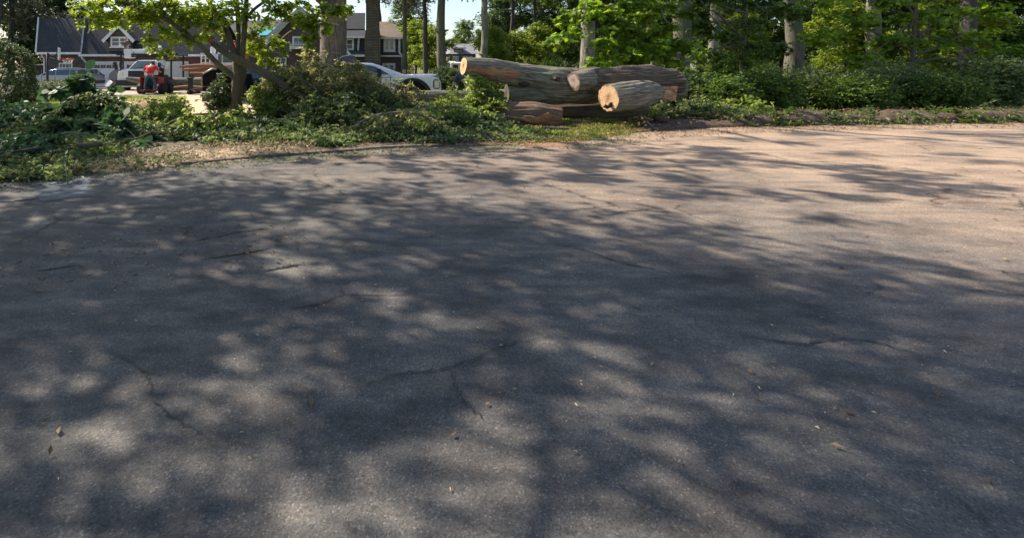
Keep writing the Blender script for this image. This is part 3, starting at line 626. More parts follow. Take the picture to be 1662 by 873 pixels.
for uv, r_, dy in (([(385, 108), (376, 75), (364, 42), (340, 5), (318, -40), (300, -90)], [6, 5, 4.2, 3.6, 3, 2], [0, 0, .1, .2, .4, .6]),
                   ([(387, 104), (387, 60), (385, 10), (380, -50), (384, -120)], [5, 4, 3.6, 3, 2], [0, .1, .1, .3, .3]),
                   ([(391, 104), (396, 60), (399, 15), (404, -40), (415, -110)], [5.5, 4.6, 4, 3, 2], [0, -.1, -.2, -.3, -.6]),
                   ([(396, 40), (408, 20), (428, 4), (452, -12), (500, -40)], [3, 2.6, 2.2, 2, 1.3], [-.1, -.3, -.5, -.8, -1.2]),
                   ([(384, 128), (366, 114), (350, 101), (325, 75), (296, 50), (262, 28), (214, 8), (168, -6)], [6, 4.8, 4.4, 4, 3.6, 3, 2.4, 1.4], [0, -.1, -.2, -.4, -.6, -.8, -1, -1.3]),
                   ([(376, 76), (352, 55), (330, 40), (300, 22)], [2.6, 2, 1.6, 1], [0, .3, .5, .8])):
    branch(ft, 'limb', uv, r_, YT, M['maplebark'], 10, dy)
nrg = np.random.default_rng(21)
def pb(u, v, ru, rv, Y, ry=None):
    c = P(u, v, Y); return (np.array(c), (px(ru, Y), ry if ry else px(ru, Y) * .8, px(rv, Y)))
crown = [pb(*a) for a in ((150, 6, 34, 9, 15.4), (195, -4, 40, 9, 15.5), (250, 2, 40, 9, 15.8), (470, 8, 30, 9, 15.6), (510, 18, 26, 9, 15.3), (350, 48, 24, 12, 16.3), (315, 62, 20, 9, 16), (140, 26, 22, 12, 15.6), (170, 28, 38, 14, 15.6), (215, 16, 48, 14, 15.5), (250, 26, 40, 16, 15.8), (300, 18, 45, 18, 16), (262, 70, 24, 16, 15.5), (292, 48, 26, 16, 15.8), (335, 25, 34, 20, 16.2),
                            (385, 18, 36, 22, 16.2), (418, 60, 30, 18, 16.6), (440, 18, 36, 18, 15.8), (424, 92, 22, 14, 16.8), (452, 75, 22, 10, 16.4), (486, 30, 26, 12, 15.6), (505, 44, 28, 13, 15.4), (532, 40, 20, 12, 15.4), (545, 14, 24, 10, 15.2), (508, 62, 22, 9, 15.3), (575, 6, 18, 9, 15.2))]
upper = [(np.array(P(u, v, Y)), (r_, r_, r_ * .6)) for u, v, Y, r_ in ((200, -60, 15.4, 1.3), (300, -70, 16.5, 1.6), (390, -90, 16.5, 1.8), (480, -60, 15.3, 1.3), (340, -180, 16.6, 1.8), (430, -190, 16.4, 1.6), (250, -140, 16, 1.3))]
crown = [(c, (r[0] * 1.05, r[1], r[2] * 1.45)) for c, r in crown]
d1 = blob_leaves(nrg, crown, 440, .30, 7, .098, .28, .05, clump=6)
upper += [(np.array(c), (r_, r_, r_ * .6)) for *c, r_ in ((-5.2, 14.2, 7.2, 1.4), (-3.2, 13.4, 8.2, 1.5), (-6.2, 12.8, 8.6, 1.5), (-4.4, 12.2, 9.6, 1.5), (-2.2, 15.2, 8.6, 1.4), (-1.2, 13.2, 9.6, 1.3), (-6.8, 15.2, 9.4, 1.6), (-4.4, 15.6, 10.4, 1.7), (-2.4, 11.6, 10.4, 1.4), (-.4, 12.4, 8.0, 1.1), (-7.6, 13.6, 7.6, 1.3))]  # unseen high foliage, added to throw dappled shade on the road
d2 = blob_leaves(nrg, upper, 62, .4, 8, .13, .28, .15, clump=7)
leafobj('crown', cat([d1, d2]), M['lf_bright'], ft, shape='maple', width=.8)

# broken limb leaning through the tree
b0 = P(345, 70, 16); bl = empty('broken_limb', (b0.x, 15.5, 0), 'thick broken limb with an orange torn end leaning down through the young tree', 'broken limb')
branch(bl, 'stem', [(343, 69), (368, 88), (400, 104), (440, 126), (480, 151), (520, 169), (556, 186)], [4.6, 5.6, 7.2, 6.8, 5.6, 4.2, 2.2], 15.6, M['maplebark'], 14, [.6, .5, .3, 0, -.2, -.5, -.9])
c = P(343, 69, 16.2) - Vector(bl.location)
MB().tube([c + Vector((.1, 0, -.06)), c + Vector((-.05, 0, .035)), c + Vector((-.16, 0, .07))], [.10, .10, .03], 9, True, .25, rr).build('torn_end', M['torn'], bl, smooth=False)
branch(bl, 'stem', [(520, 169), (545, 172), (575, 180)], [2.5, 2, 1], 15.2, M['maplebark'], 8)
bt = empty('bare_branch', (P(450, 0, 15.8).x, 15.8, 0), 'pale bare broken branch sticking up from the brush right of the young tree', 'branch')
branch(bt, 'stem', [(462, 180), (460, 130), (461, 108), (455, 88), (440, 86), (422, 83)], [1.6, 1.6, 1.5, 1.7, 1.3, .8], 15.8, M['palebark'], 8)
branch(bt, 'twig', [(455, 88), (462, 82), (472, 84)], [1.2, .8, .5], 15.8, M['palebark'], 6)
bt2 = empty('bare_branch', (P(455, 0, 18).x, 18, 0), 'stout grey leafless limb slanting up in front of the brick gable', 'branch')
branch(bt2, 'stem', [(420, 160), (435, 110), (446, 82), (462, 62), (474, 52)], [3, 3.4, 3.6, 3.4, 2.8], 18, M['treebark'], 10)
# ================================================================== BRUSH
def mound(name, u, vtop, Y, hw, depth, label, mat, n, k, ls, spr, stems=5, seed=0, cat_='brush', group='cut leafy brush heaped along the kerb', shape='diamond', width=.5, top=None, zb=0.0, vb=None):
    """heap of cut branches: stems fanning over the ground and leafy sprigs over them"""
    rng = np.random.default_rng(seed); pr = random.Random(seed); c = P(u, vtop, Y); H = max(.15, c.z); W = px(hw, Y)
    root = empty(name, (c.x, Y, 0), label, cat_, group)
    ns = max(10, int(n / 7)); per = 10
    th = rng.uniform(0, 6.283, ns); rho = rng.uniform(0, 1, ns) ** .55
    ox = rho * np.cos(th); oy = rho * np.sin(th); edge = 1 + .16 * np.sin(th * 3 + seed) + .1 * np.sin(th * 7 + seed * 2)
    zt = (H - spr * .1) * (1 - np.clip(rho, 0, .98) ** 3.2) ** .55 * (.95 + .2 * np.sin(ox * W * 3.3 + seed) * np.sin(oy * 5 + seed * 2) + .14 * np.sin(ox * W * 7.1 + seed * 3))
    zz = zt * (1 - .8 * rng.uniform(0, 1, ns) ** 1.9)
    tip = np.column_stack([c.x + ox * W * edge, Y + oy * depth * edge, np.maximum(zb + zz, .06)])
    hd = rng.uniform(0, 6.283) + rng.normal(0, .9, ns); sd = unit(np.column_stack([np.cos(hd), np.sin(hd) * .7, rng.uniform(.0, .9, ns)])); sl_ = spr * rng.uniform(1.0, 2.6, ns)
    hi_ = rng.uniform(0, 1, ns) < .07; tip[hi_, 2] += sl_[hi_] * .28; sd[hi_, 2] += .8; sd = unit(sd)
    t = rng.uniform(0, 1, (ns, per)) ** .7
    o = (tip[:, None, :] - sd[:, None, :] * ((1 - t) * sl_[:, None])[:, :, None]); o[:, :, 2] -= (.10 * (t * sl_[:, None]) ** 2)
    o = o.reshape(-1, 3) + rng.normal(0, .025, (ns * per, 3)); o[:, 2] = np.maximum(o[:, 2], .04)
    d = unit(np.repeat(sd, per, 0) * 1.1 + rng.normal(0, .55, (ns * per, 3))); dd = sprig_leaves(rng, o, d, spr * .45, max(4, k - 3), ls * 1.12, .25, up=.75)
    tw = MB()
    for i in range(0, ns, 2):
        e = Vector(tip[i]) - Vector(root.location); s0 = e - Vector(sd[i]) * float(sl_[i]) * 1.5; s0.z = max(.02, s0.z)
        tw.tube([s0, s0.lerp(e, .5) + Vector((0, 0, .03)), e], [.009, .006, .002], 4, False)
    o_ = tw.build('twig_tangle', M['maplebark'] if seed % 2 else M['palebark'], root); o_['kind'] = 'stuff'
    dd[0][:, 2] = np.maximum(dd[0][:, 2], .03)
    leafobj('leaves', dd, mat, root, width=width, shape=shape)
    for i in range(stems):
        a = pr.uniform(0, 6.28); e = Vector((math.cos(a) * W * .9, math.sin(a) * depth * .8, pr.uniform(.1, .8) * H)); s = Vector((-e.x * .6, -e.y * .6 + pr.uniform(-.2, .2), pr.uniform(.03, .3) * H))
        q, r_ = smooth_path(wob(pr, s, e, 4, .07), [.035, .03, .024, .018, .01], 4)
        MB().tube(q, [x * pr.uniform(.7, 1.2) for x in r_], 6).build('stem', pr.choice([M['maplebark'], M['palebark'], M['treebark']]), root, smooth=True)
    return root
mound('brush_heap', 15, 164, 13.5, 110, 1.6, 'dark leafy brush at the far left below the rounded shrub', M['lf_big'], 900, 8, .13, .35, 6, 31, width=.7)
mound('brush_heap', 20, 225, 9.3, 120, 1.0, 'shaded green brush nearest the camera at the left edge of the road', M['lf_big'], 1300, 8, .10, .3, 7, 32, width=.7)
mound('brush_heap', 142, 128, 12.6, 40, 1.0, 'tall dark heap of large rounded leaves in front of the silver car', M['lf_big'], 420, 7, .22, .4, 5, 33, shape='oval', width=.8)
mound('brush_heap', 130, 190, 11.3, 95, 1.1, 'broad heap of dark big leaves spilling below the tall heap', M['lf_big'], 700, 8, .17, .38, 6, 34, shape='oval', width=.75)
mound('brush_heap', 120, 232, 9.4, 80, .8, 'low shaded brush with a few bare sticks beside the sawdust', M['lf_brush'], 900, 8, .09, .28, 9, 35)
mound('brush_heap', 264, 164, 14.6, 46, 1.2, 'sunlit yellow green brush in front of the red loader', M['lf_lime'], 800, 9, .10, .35, 6, 36)
mound('brush_heap', 235, 200, 12.2, 60, 1.2, 'mid green brush between the big leaves and the sawdust', M['lf_brush'], 900, 9, .10, .3, 6, 37)
mound('brush_heap', 340, 204, 12.8, 75, 1.2, 'dark flat brush at the foot of the young tree', M['lf_dark'], 1500, 9, .11, .3, 6, 38)
mound('brush_heap', 440, 198, 12.6, 90, 1.3, 'dark dense brush right of the young tree by the kerb', M['lf_dark'], 1700, 9, .11, .3, 6, 39)
mound('brush_heap', 430, 222, 11.6, 85, .7, 'low green brush tumbling onto the kerb', M['lf_brush'], 1300, 9, .10, .3, 5, 40)
mound('brush_heap', 432, 140, 16.0, 40, .9, 'bright leafy brush just right of the young trunk', M['lf_lime'], 600, 9, .11, .35, 4, 41)
mound('brush_heap', 486, 93, 16.2, 44, 1.3, 'tall olive brush with reddish tips below the great bare trunk', M['lf_olive'], 1100, 9, .11, .38, 6, 42)
mound('brush_heap', 566, 108, 15.6, 50, 1.2, 'tallest olive brush in front of the pickup cab', M['lf_olive'], 1300, 9, .11, .38, 6, 43)
mound('brush_heap', 362, 128, 16.6, 19, .45, 'dark leafy branch hanging beside the black trailer', M['lf_dark'], 240, 8, .12, .35, 3, 53)
mound('brush_heap', 545, 160, 13.4, 80, 1.1, 'green brush in the middle of the row', M['lf_brush'], 1500, 9, .10, .32, 6, 44)
mound('brush_heap', 620, 150, 14.4, 48, 1.0, 'grey green brush in front of the pickup door', M['lf_brush'], 1100, 9, .10, .34, 6, 45)
mound('brush_heap', 610, 205, 12.0, 90, .9, 'low brush with thin twigs reaching the road near the middle', M['lf_brush'], 1500, 9, .09, .3, 8, 46)
mound('brush_heap', 705, 181, 13.8, 60, 1.0, 'leafy brush covering the half buried long log', M['lf_brush'], 1000, 9, .10, .32, 6, 47)
mound('brush_heap', 722, 142, 15.0, 28, .5, 'upright yellow green sprays against the straight grey log', M['lf_lime'], 260, 9, .10, .38, 4, 48)
mound('brush_heap', 788, 130, 14.9, 29, .6, 'bright lime green brush covering the left end of the log pile', M['lf_lime'], 420, 9, .11, .38, 5, 49)
mound('brush_heap', 765, 190, 13.0, 70, .8, 'dark low brush left of the barrel thick log', M['lf_dark'], 1000, 9, .09, .3, 7, 50)
mound('brush_heap', 700, 216, 11.7, 90, .6, 'flattened dark brush with dead leaves at the road edge', M['lf_dark'], 1100, 9, .08, .26, 7, 51)
mound('brush_heap', 830, 212, 12.4, 60, .6, 'small green weeds below the barrel thick log', M['lf_lime'], 500, 8, .07, .2, 4, 52)
mound('brush_heap', 40, 262, 8.0, 95, .55, 'lowest shaded brush spilling over the road edge at the far left', M['lf_brush'], 900, 8, .08, .26, 6, 54)
mound('brush_heap', 500, 226, 11.1, 70, .5, 'trailing green brush on the kerb between the tree and the middle', M['lf_brush'], 900, 9, .09, .28, 5, 55)
mound('brush_heap', 810, 224, 11.8, 80, .45, 'thin brush and dead leaves on the road edge below the barrel log', M['lf_brush'], 500, 8, .07, .22, 6, 56)
mound('brush_heap', 462, 112, 17.2, 50, 1.0, 'leafy brush behind the broken limb', M['lf_brush'], 800, 9, .11, .35, 4, 57)
mound('brush_heap', 636, 128, 15.6, 40, .8, 'grey leaved spray in front of the pickup mirror', M['lf_olive'], 420, 9, .10, .36, 4, 58)
mound('brush_heap', 200, 186, 13.4, 50, .9, 'mixed brush behind the sawdust patch', M['lf_brush'], 900, 9, .11, .32, 5, 59)
for i_, (u_, v_, Y_, h_, l_) in enumerate(((1075, 186, 15.6, 40, 'low weeds creeping over the soil bank below the split face'), (1130, 182, 15.2, 44, 'ragged low growth on the soil bank below the boulder'), (1185, 176, 14.9, 44, 'ragged growth hanging over the soil bank at the right'),
        (1250, 178, 14.9, 50, 'low growth on the bank below the grey trunk'), (1330, 180, 15.1, 60, 'low growth on the bank between the right hand trunks'), (1430, 178, 15.3, 65, 'low growth on the bank below the pale trunk'), (1530, 176, 15.5, 65, 'low growth on the bank left of the far right trunk'), (1630, 178, 15.7, 65, 'low growth on the bank at the right edge'))):
    mound('low_growth', u_, v_, Y_, h_, .7, l_, M['lf_brush' if i_ % 3 else 'lf_bg'], 420, 8, .08, .26, 3, 80 + i_, cat_='ground plant', group='low growth along the soil bank')
mound('brush_heap', 812, 158, 14.7, 17, .35, 'lime green sprays spilling over the left end of the barrel thick log', M['lf_lime'], 240, 8, .10, .34, 4, 61)
mound('brush_heap', 690, 190, 13.0, 50, .8, 'lime tipped brush in the middle distance right of the low twigs', M['lf_lime'], 520, 9, .10, .32, 6, 62)
mound('brush_heap', 590, 186, 12.9, 60, .8, 'pale tipped spray mass below the tallest olive brush', M['lf_olive'], 620, 9, .10, .34, 6, 63)
mound('brush_heap', 400, 178, 15.2, 30, .5, 'small tangle at the foot of the young trunk', M['lf_brush'], 260, 9, .10, .3, 4, 64)
mound('brush_heap', 75, 192, 11.0, 60, .9, 'mixed brush in the left foreground behind the sticks', M['lf_brush'], 380, 8, .10, .32, 6, 65)
mound('cut_boughs', 1110, 160, 16.8, 50, 1.0, 'loose cut boughs lying at the right end of the log pile', M['lf_brush'], 620, 9, .11, .36, 6, 66)
mound('cut_boughs', 1180, 150, 17.2, 46, 1.0, 'taller loose cut boughs beyond the soil bank at the right', M['lf_lime'], 520, 9, .11, .38, 6, 67)
mound('brush_heap', 580, 112, 14.9, 24, .7, 'upright olive sprays hiding the rear of the pickup cab', M['lf_olive'], 420, 9, .11, .38, 4, 68)
mound('brush_heap', 450, 104, 16.8, 34, .8, 'olive brush between the broken limb and the young trunk', M['lf_olive'], 420, 9, .11, .36, 4, 69)
mound('brush_heap', 748, 176, 14.0, 40, .7, 'bulky mixed brush against the left end of the log pile', M['lf_brush'], 700, 9, .11, .34, 5, 70)
mound('brush_heap', 62, 176, 12.2, 60, 1.0, 'bulky dark mound behind the curved pale stick', M['lf_big'], 520, 8, .15, .4, 5, 71, width=.7)
mound('brush_heap', 655, 177, 13.4, 44, .7, 'tall mixed brush in front of the pickup wheel', M['lf_brush'], 650, 9, .11, .36, 5, 72)
# bare sticks lying on the brush
def stick(uvs, r_, Y, dY, label, m='palebark', name='stick'):
    o = P(*uvs[0], Y); root = empty(name, (o.x, Y, 0), label, 'stick')
    branch(root, 'stem', uvs, r_, Y, M[m], 8, dY); return root
stick([(18, 238), (60, 235), (100, 218), (125, 216), (160, 222)], [1.5, 2, 2, 1.6, 1], 9.6, [-.6, -.3, 0, .1, .3], 'long curved pale stick across the shaded brush on the left')
stick([(124, 236), (145, 236), (165, 232)], [3, 3.2, 2.8], 8.9, [0, 0, .1], 'short thick cut branch lying in the low brush on the left', 'treebark', 'cut_branch')
stick([(108, 215), (130, 225), (143, 230), (145, 240)], [1, 1.2, 1, .8], 9.3, [0, 0, 0, 0], 'thin hooked twig arching over the short cut branch')
stick([(198, 226), (225, 224), (262, 205)], [1.2, 1.5, 1], 10.2, [0, 0, 0], 'straight green stick between brush and sawdust', 'maplebark')
stick([(0, 250), (30, 247), (70, 240)], [4, 4, 3], 8.7, [0, 0, .2], 'dark log-like branch at the far left in the brush', 'darkbark', 'cut_branch')
stick([(628, 238), (600, 234), (575, 224)], [1, 1.2, .8], 11.0, [-.3, 0, .3], 'thin pale twig poking onto the road near the middle')
stick([(1063, 207), (1052, 200), (1046, 188)], [1.5, 1.5, 1], 13.6, [0, .1, .2], 'bleached forked twig on the dark soil at the right')
stick([(870, 232), (810, 234), (745, 236)], [1.6, 2, 1.2], 11.6, [0, .1, .2], 'brown branch lying along the road edge under the barrel log', 'treebark')

for i_, (uv_, y_, l_) in enumerate((([(455, 150), (500, 118), (545, 108), (590, 120)], 15.4, 'long arching cut limb over the olive brush'), ([(640, 196), (690, 178), (745, 174), (790, 186)], 13.2, 'arching cut limb in front of the straight grey log'),
        ([(60, 205), (110, 168), (160, 158), (215, 176)], 11.6, 'arching cut limb over the left heap'), ([(560, 215), (610, 188), (670, 184), (720, 204)], 11.9, 'low cut limb across the middle brush'), ([(250, 214), (300, 190), (350, 186), (400, 200)], 12.4, 'low cut limb before the young trunk'))):
    o0 = P(*uv_[0], y_); root = empty('cut_limb', (o0.x, y_, 0), l_, 'cut limb'); branch(root, 'stem', uv_, [2.6, 2.1, 1.5, .7], y_, M['palebark' if i_ % 2 else 'treebark'], 8)
    rg_ = np.random.default_rng(400 + i_); q, _ = smooth_path([P(a, b, y_) for a, b in uv_], [0] * 4, 8); qs = np.array([tuple(p) for p in q])[6:]; qs = np.repeat(qs, 3, 0) + rg_.normal(0, .04, (len(qs) * 3, 3))
    dd_ = unit(rg_.normal(0, 1, qs.shape) * np.array([1, 1, .5]) + np.array([.5, -.2, .1])); leafobj('leaves', sprig_leaves(rg_, qs, dd_, .32, 7, .12, .7), M[('lf_olive', 'lf_lime', 'lf_brush')[i_ % 3]], root)
# ================================================================== SCATTER
def scatter(name, poly, n, size, m, seed, z=.02, upn=1.2, kind='stuff', width=.5, zr=0.0):
    rng = np.random.default_rng(seed); xs = [p[0] for p in poly]; ys = [p[1] for p in poly]; out = []
    pa = np.array([(p[0], p[1]) for p in poly]); tot = 0
    while tot < n:
        q = np.stack([rng.uniform(min(xs), max(xs), n * 2), rng.uniform(min(ys), max(ys), n * 2)], 1); ins = np.zeros(len(q), bool)
        for i in range(len(pa)):
            a = pa[i]; b = pa[(i + 1) % len(pa)]; cnd = ((a[1] > q[:, 1]) != (b[1] > q[:, 1])) & (q[:, 0] < (b[0] - a[0]) * (q[:, 1] - a[1]) / (b[1] - a[1] + 1e-12) + a[0]); ins ^= cnd
        out.append(q[ins]); tot += ins.sum()
    q = np.concatenate(out)[:n]; base = np.column_stack([q, z + rng.uniform(0, zr + 1e-6, n)])
    ax = rng.normal(0, 1, (n, 3)); ax[:, 2] *= .15; nr = np.array([0, 0, upn]) + rng.normal(0, .35, (n, 3))
    o = leaf_mesh(name, base, unit(ax), unit(nr), size * rng.uniform(.4, 1.5, n), m, None, width); tag(o, None, None, None, kind); return o
def kp(x0, x1, dy0, dy1):
    a = [(p.x, p.y + dy0) for p in kpts if x0 <= p.x <= x1]; b = [(p.x, p.y + dy1) for p in kpts if x0 <= p.x <= x1]; return a + b[::-1]
def stufftag(o, lab, c): o['label'] = lab; o['category'] = c; return o
# sawdust mound: bumpy low sheet
def bumpy(name, poly_fn, x0, x1, y0, y1, nx, ny, h, m, seed, kind):
    rng = np.random.default_rng(seed); ph = rng.uniform(0, 6, (8, 3)); mb = MB()
    for j in range(ny + 1):
        for i in range(nx + 1):
            x = x0 + (x1 - x0) * i / nx; s = i / nx; t = j / ny; y = (y0(x) if callable(y0) else y0) * (1 - t) + (y1(x) if callable(y1) else y1) * t
            e = (math.sin(math.pi * s) * math.sin(math.pi * t)) ** .5
            z = sum(math.sin(x * (1.3 + k) + ph[k, 0]) * math.sin(y * (1.7 + k) + ph[k, 1]) / (1 + k) for k in range(8)) * .5
            mb.v.append((x, y, -.01 + h * e * (1 + .6 * z) + (rng.uniform(0, .012) if e > .1 else 0)))
    for j in range(ny):
        for i in range(nx): a = j * (nx + 1) + i; mb.face([a, a + 1, a + nx + 2, a + nx + 1])
    o = mb.build(name, m, None, smooth=True); o['kind'] = kind; return o
bumpy('sawdust', None, -5.4, -1.6, lambda x: kerb_y(x) - .1, lambda x: kerb_y(x) + 1.6, 90, 50, .07, plain('sawdust_mat', (0.33, 0.245, 0.16), .98, .6, 5, .9), 3, 'stuff')
scatter('sawdust_leaves', kp(-6, -.6, -.1, 1.8), 900, .06, M['lf_dark'], 55, .08, zr=.05)
scatter('sawdust_chips', kp(-6, -1, -.15, 1.8), 6000, .035, M['chips'], 5, .08, zr=.05)
scatter('verge_litter', kp(-9, 4.6, -.12, 1.5), 3500, .05, M['dead'], 6, .02, zr=.05)
scatter('verge_weeds', kp(-9, -3, -.1, .7), 2200, .07, M['lf_brush'], 16, .02, zr=.12, upn=.7)
rng_ = random.Random(3)
scatter('kerb_leaves', kp(-9, 6.5, -.75, .1), 1500, .06, M['lf_brush'], 27, .015, zr=.02)
scatter('kerb_chips', kp(-6, 12, -1.1, .1), 5200, .022, M['chips'], 28, .014)
scatter('bank_gravel', kp(5, 30, -1.2, .1), 4200, .05, M['dead'], 29, .014, zr=.02)
scatter('road_chips', [(-9, 2), (9, 2), (13, 12), (4, 11), (-2, 9.4), (-7, 7.4)], 2600, .018, M['chips'], 7, .014, width=.35)
scatter('road_leaves', [(-6, 2), (9, 2), (13, 12), (4, 11), (-2, 9.4), (-7, 7.4)], 420, .035, M['dead'], 8, .016)
scatter('straw_bits', [(-3, 3.6), (-.6, 4.2), (-.6, 5.6), (-3, 5)], 260, .05, M['chips'], 9, .014, width=.12)
def grass(name, poly, n, h, seed, m='grassb'):
    o = scatter(name, poly, n, h, M[m], seed, 0.0, width=.14); return o
def grass2(name, poly, n, h, seed, m='grassb'):
    rng = np.random.default_rng(seed); xs = [p[0] for p in poly]; ys = [p[1] for p in poly]
    q = np.stack([rng.uniform(min(xs), max(xs), n * 3), rng.uniform(min(ys), max(ys), n * 3)], 1); pa = np.array([(p[0], p[1]) for p in poly]); ins = np.zeros(len(q), bool)
    for i in range(len(pa)):
        a = pa[i]; b = pa[(i + 1) % len(pa)]; ins ^= ((a[1] > q[:, 1]) != (b[1] > q[:, 1])) & (q[:, 0] < (b[0] - a[0]) * (q[:, 1] - a[1]) / (b[1] - a[1] + 1e-12) + a[0])
    q = q[ins][:n]; n = len(q); base = np.column_stack([q, np.zeros(n)]); ax = np.column_stack([rng.normal(0, .45, n), rng.normal(0, .45, n), np.ones(n)]); nr = rng.normal(0, 1, (n, 3))
    o = leaf_mesh(name, base, unit(ax), unit(nr), h * rng.uniform(.4, 1.3, n), M[m], None, .16); o['kind'] = 'stuff'; return o
grass2('grass', kp(3.2, 7.6, .1, 4.5), 20000, .075, 11)
scatter('grass_litter', kp(2.5, 8, -.1, 3), 2600, .06, M['dead'], 18, .03, zr=.06)
grass2('grass', [(x, y) for x, y, *_ in (G(-60, 168), G(150, 163), G(150, 200), G(-60, 200))], 15000, .09, 12)
grass2('grass', [(4, 17), (30, 17), (36, 40), (6, 40)], 30000, .12, 13)
grass2('grass', [(-12.5, 24), (-9, 24), (-9.5, 28), (-14, 28)], 4000, .08, 15)
# soil bank at the right, with rubble
bumpy('soil_bank', None, 6.4, 24, lambda x: kerb_y(x) + .05, lambda x: kerb_y(x) + 1.1 + .3 * math.sin(x * 1.7), 160, 20, .30, M['soil'], 9, 'structure')
bumpy('dirt_mound', None, -8.6, -6.8, 18.3, 19.6, 30, 20, .3, plain('brown_dirt', (0.26, 0.15, 0.10), .97, .3, 6, .8), 10, 'structure')
scatter('bank_litter', kp(6.4, 26, -.1, 1.8), 2200, .07, M['dead'], 17, .12, zr=.25)
bumpy('red_sawdust', None, 3.0, 4.6, lambda x: kerb_y(x) - .35, lambda x: kerb_y(x) + .25, 40, 14, .04, plain('red_sawdust_mat', (0.27, 0.15, 0.095), .98, .35, 12, .8), 12, 'stuff')
#PART2
# ================================================================== BUILDINGS
def wallbox(mb, x0, x1, y0, y1, z0, z1): mb.box(((x0 + x1) / 2, (y0 + y1) / 2, (z0 + z1) / 2), (abs(x1 - x0), abs(y1 - y0), abs(z1 - z0))); return mb
def window(parent, x, z, w_, h_, y, frame='trim', cols=2, rows=2, shutters=False, fw=.09):
    """window in a wall facing -y; y = wall face"""
    f = MB(); d = .10; yc = y - .02
    for sx in (-1, 1): f.box((x + sx * (w_ / 2 - fw / 2), yc, z), (fw, d, h_))
    for sz in (-1, 1): f.box((x, yc - .003, z + sz * (h_ / 2 - fw / 2)), (w_ - .004, d, fw))
    for i in range(1, cols): f.box((x - w_ / 2 + w_ * i / cols, yc + .012, z), (.045 if cols > 2 else fw * .9, d * .7, h_ - fw))
    for i in range(1, rows): f.box((x, yc + .016, z - h_ / 2 + h_ * i / rows), (w_ - fw, d * .6, .045))
    o = f.build('window', M[frame], parent)
    g = MB().box((x, y - .012, z), (w_ - fw * 1.2, .03, h_ - fw * 1.2)).build('pane', M['glass'], o)
    s = MB().box((x, y - .07, z - h_ / 2 - .04), (w_ + .14, .16, .07)).build('sill', M[frame], o)
    return o
def slab(mb, a, b, c, d, th):
    a, b, c, d = map(Vector, (a, b, c, d)); n = (b - a).cross(d - a).normalized()
    if n.z < 0: n = -n
    return mb.prism([a, b, c, d], -n * th)

# --- garage
YG = 43.0; gs = YG / F
def gx(u): return (u - U0) * gs
def gz(v): return CH + (V0 - v) * gs
ga = empty('garage', (gx(230), YG, 0), 'long low brick garage with dark slate roof, one white trimmed dormer and white doors', 'garage')
def L(x): return x - ga.location.x
X0, X1, XM = L(gx(70)), L(gx(352)), L(gx(137)); EZ = gz(86)
RZ, RY = 1.6 + (108 - 30) / F * (YG + 1.4), 1.4
MB_ = MB(); wallbox(MB_, X0, XM, 0, 9, 0, EZ - .1); MB_.build('wall', M['shake'], ga)
m = MB(); wallbox(m, XM + .003, X1, -.12, 9, 0, EZ - .25); m.build('wall', M['brick'], ga)
m = MB()
K1, K2 = .95, .72
slab(m, (X0 - .3, -.45, EZ + .02), (XM, -.45, EZ + .02), (XM - K2, RY, RZ), (X0 - .3 - K1, RY, RZ), .14)
slab(m, (X0 - .3 - K1, RY, RZ), (XM - K2, RY, RZ), (XM, 9.4, EZ), (X0 - .3, 9.4, EZ), .14)
m.build('roof', M['slate2'], ga)
m = MB()
slab(m, (XM + .004, -.6, EZ - .15), (X1 + .3, -.6, EZ - .15), (X1 + .3, RY, RZ + .06), (XM + .004 - K2, RY, RZ + .06), .14)
slab(m, (XM + .004 - K2, RY, RZ + .06), (X1 + .3, RY, RZ + .06), (X1 + .3, 9.5, EZ - .1), (XM + .004, 9.5, EZ - .1), .14)
m.build('roof', M['slate'], ga)
for xs, sl_ in ((X0, 1), (X1, -1)):
    m = MB(); m.prism([(xs + .02 * sl_, .05, EZ - .3), (xs + .02 * sl_, 8.9, EZ - .3), (xs + .02 * sl_, RY, RZ - .45)], (.15 * sl_, 0, 0)); m.build('gable_wall', M['shake'], ga)
m = MB(); m.box(((X0 + XM) / 2 - .1, -.5, EZ - .06), (XM - X0 + .3, .14, .17)); m.build('gutter', M['trim'], ga)
m = MB(); m.box(((X1 + XM) / 2, -.66, EZ - .23), (X1 - XM + .2, .14, .17)); m.build('gutter', M['trim'], ga)
m = MB(); m.tube([(XM + .1, -.62, EZ - .25), (XM + .1, -.55, EZ - .45), (XM + .25, -.2, EZ - .8), (XM + .25, -.2, .1)], .07, 8); m.build('downspout', M['trim'], ga)
m = MB(); m.tube([(X0 + .15, -.45, EZ - .15), (X0 + .15, -.1, EZ - .5), (X0 + .15, -.1, .1)], .06, 8); m.build('downspout', M['trim'], ga)
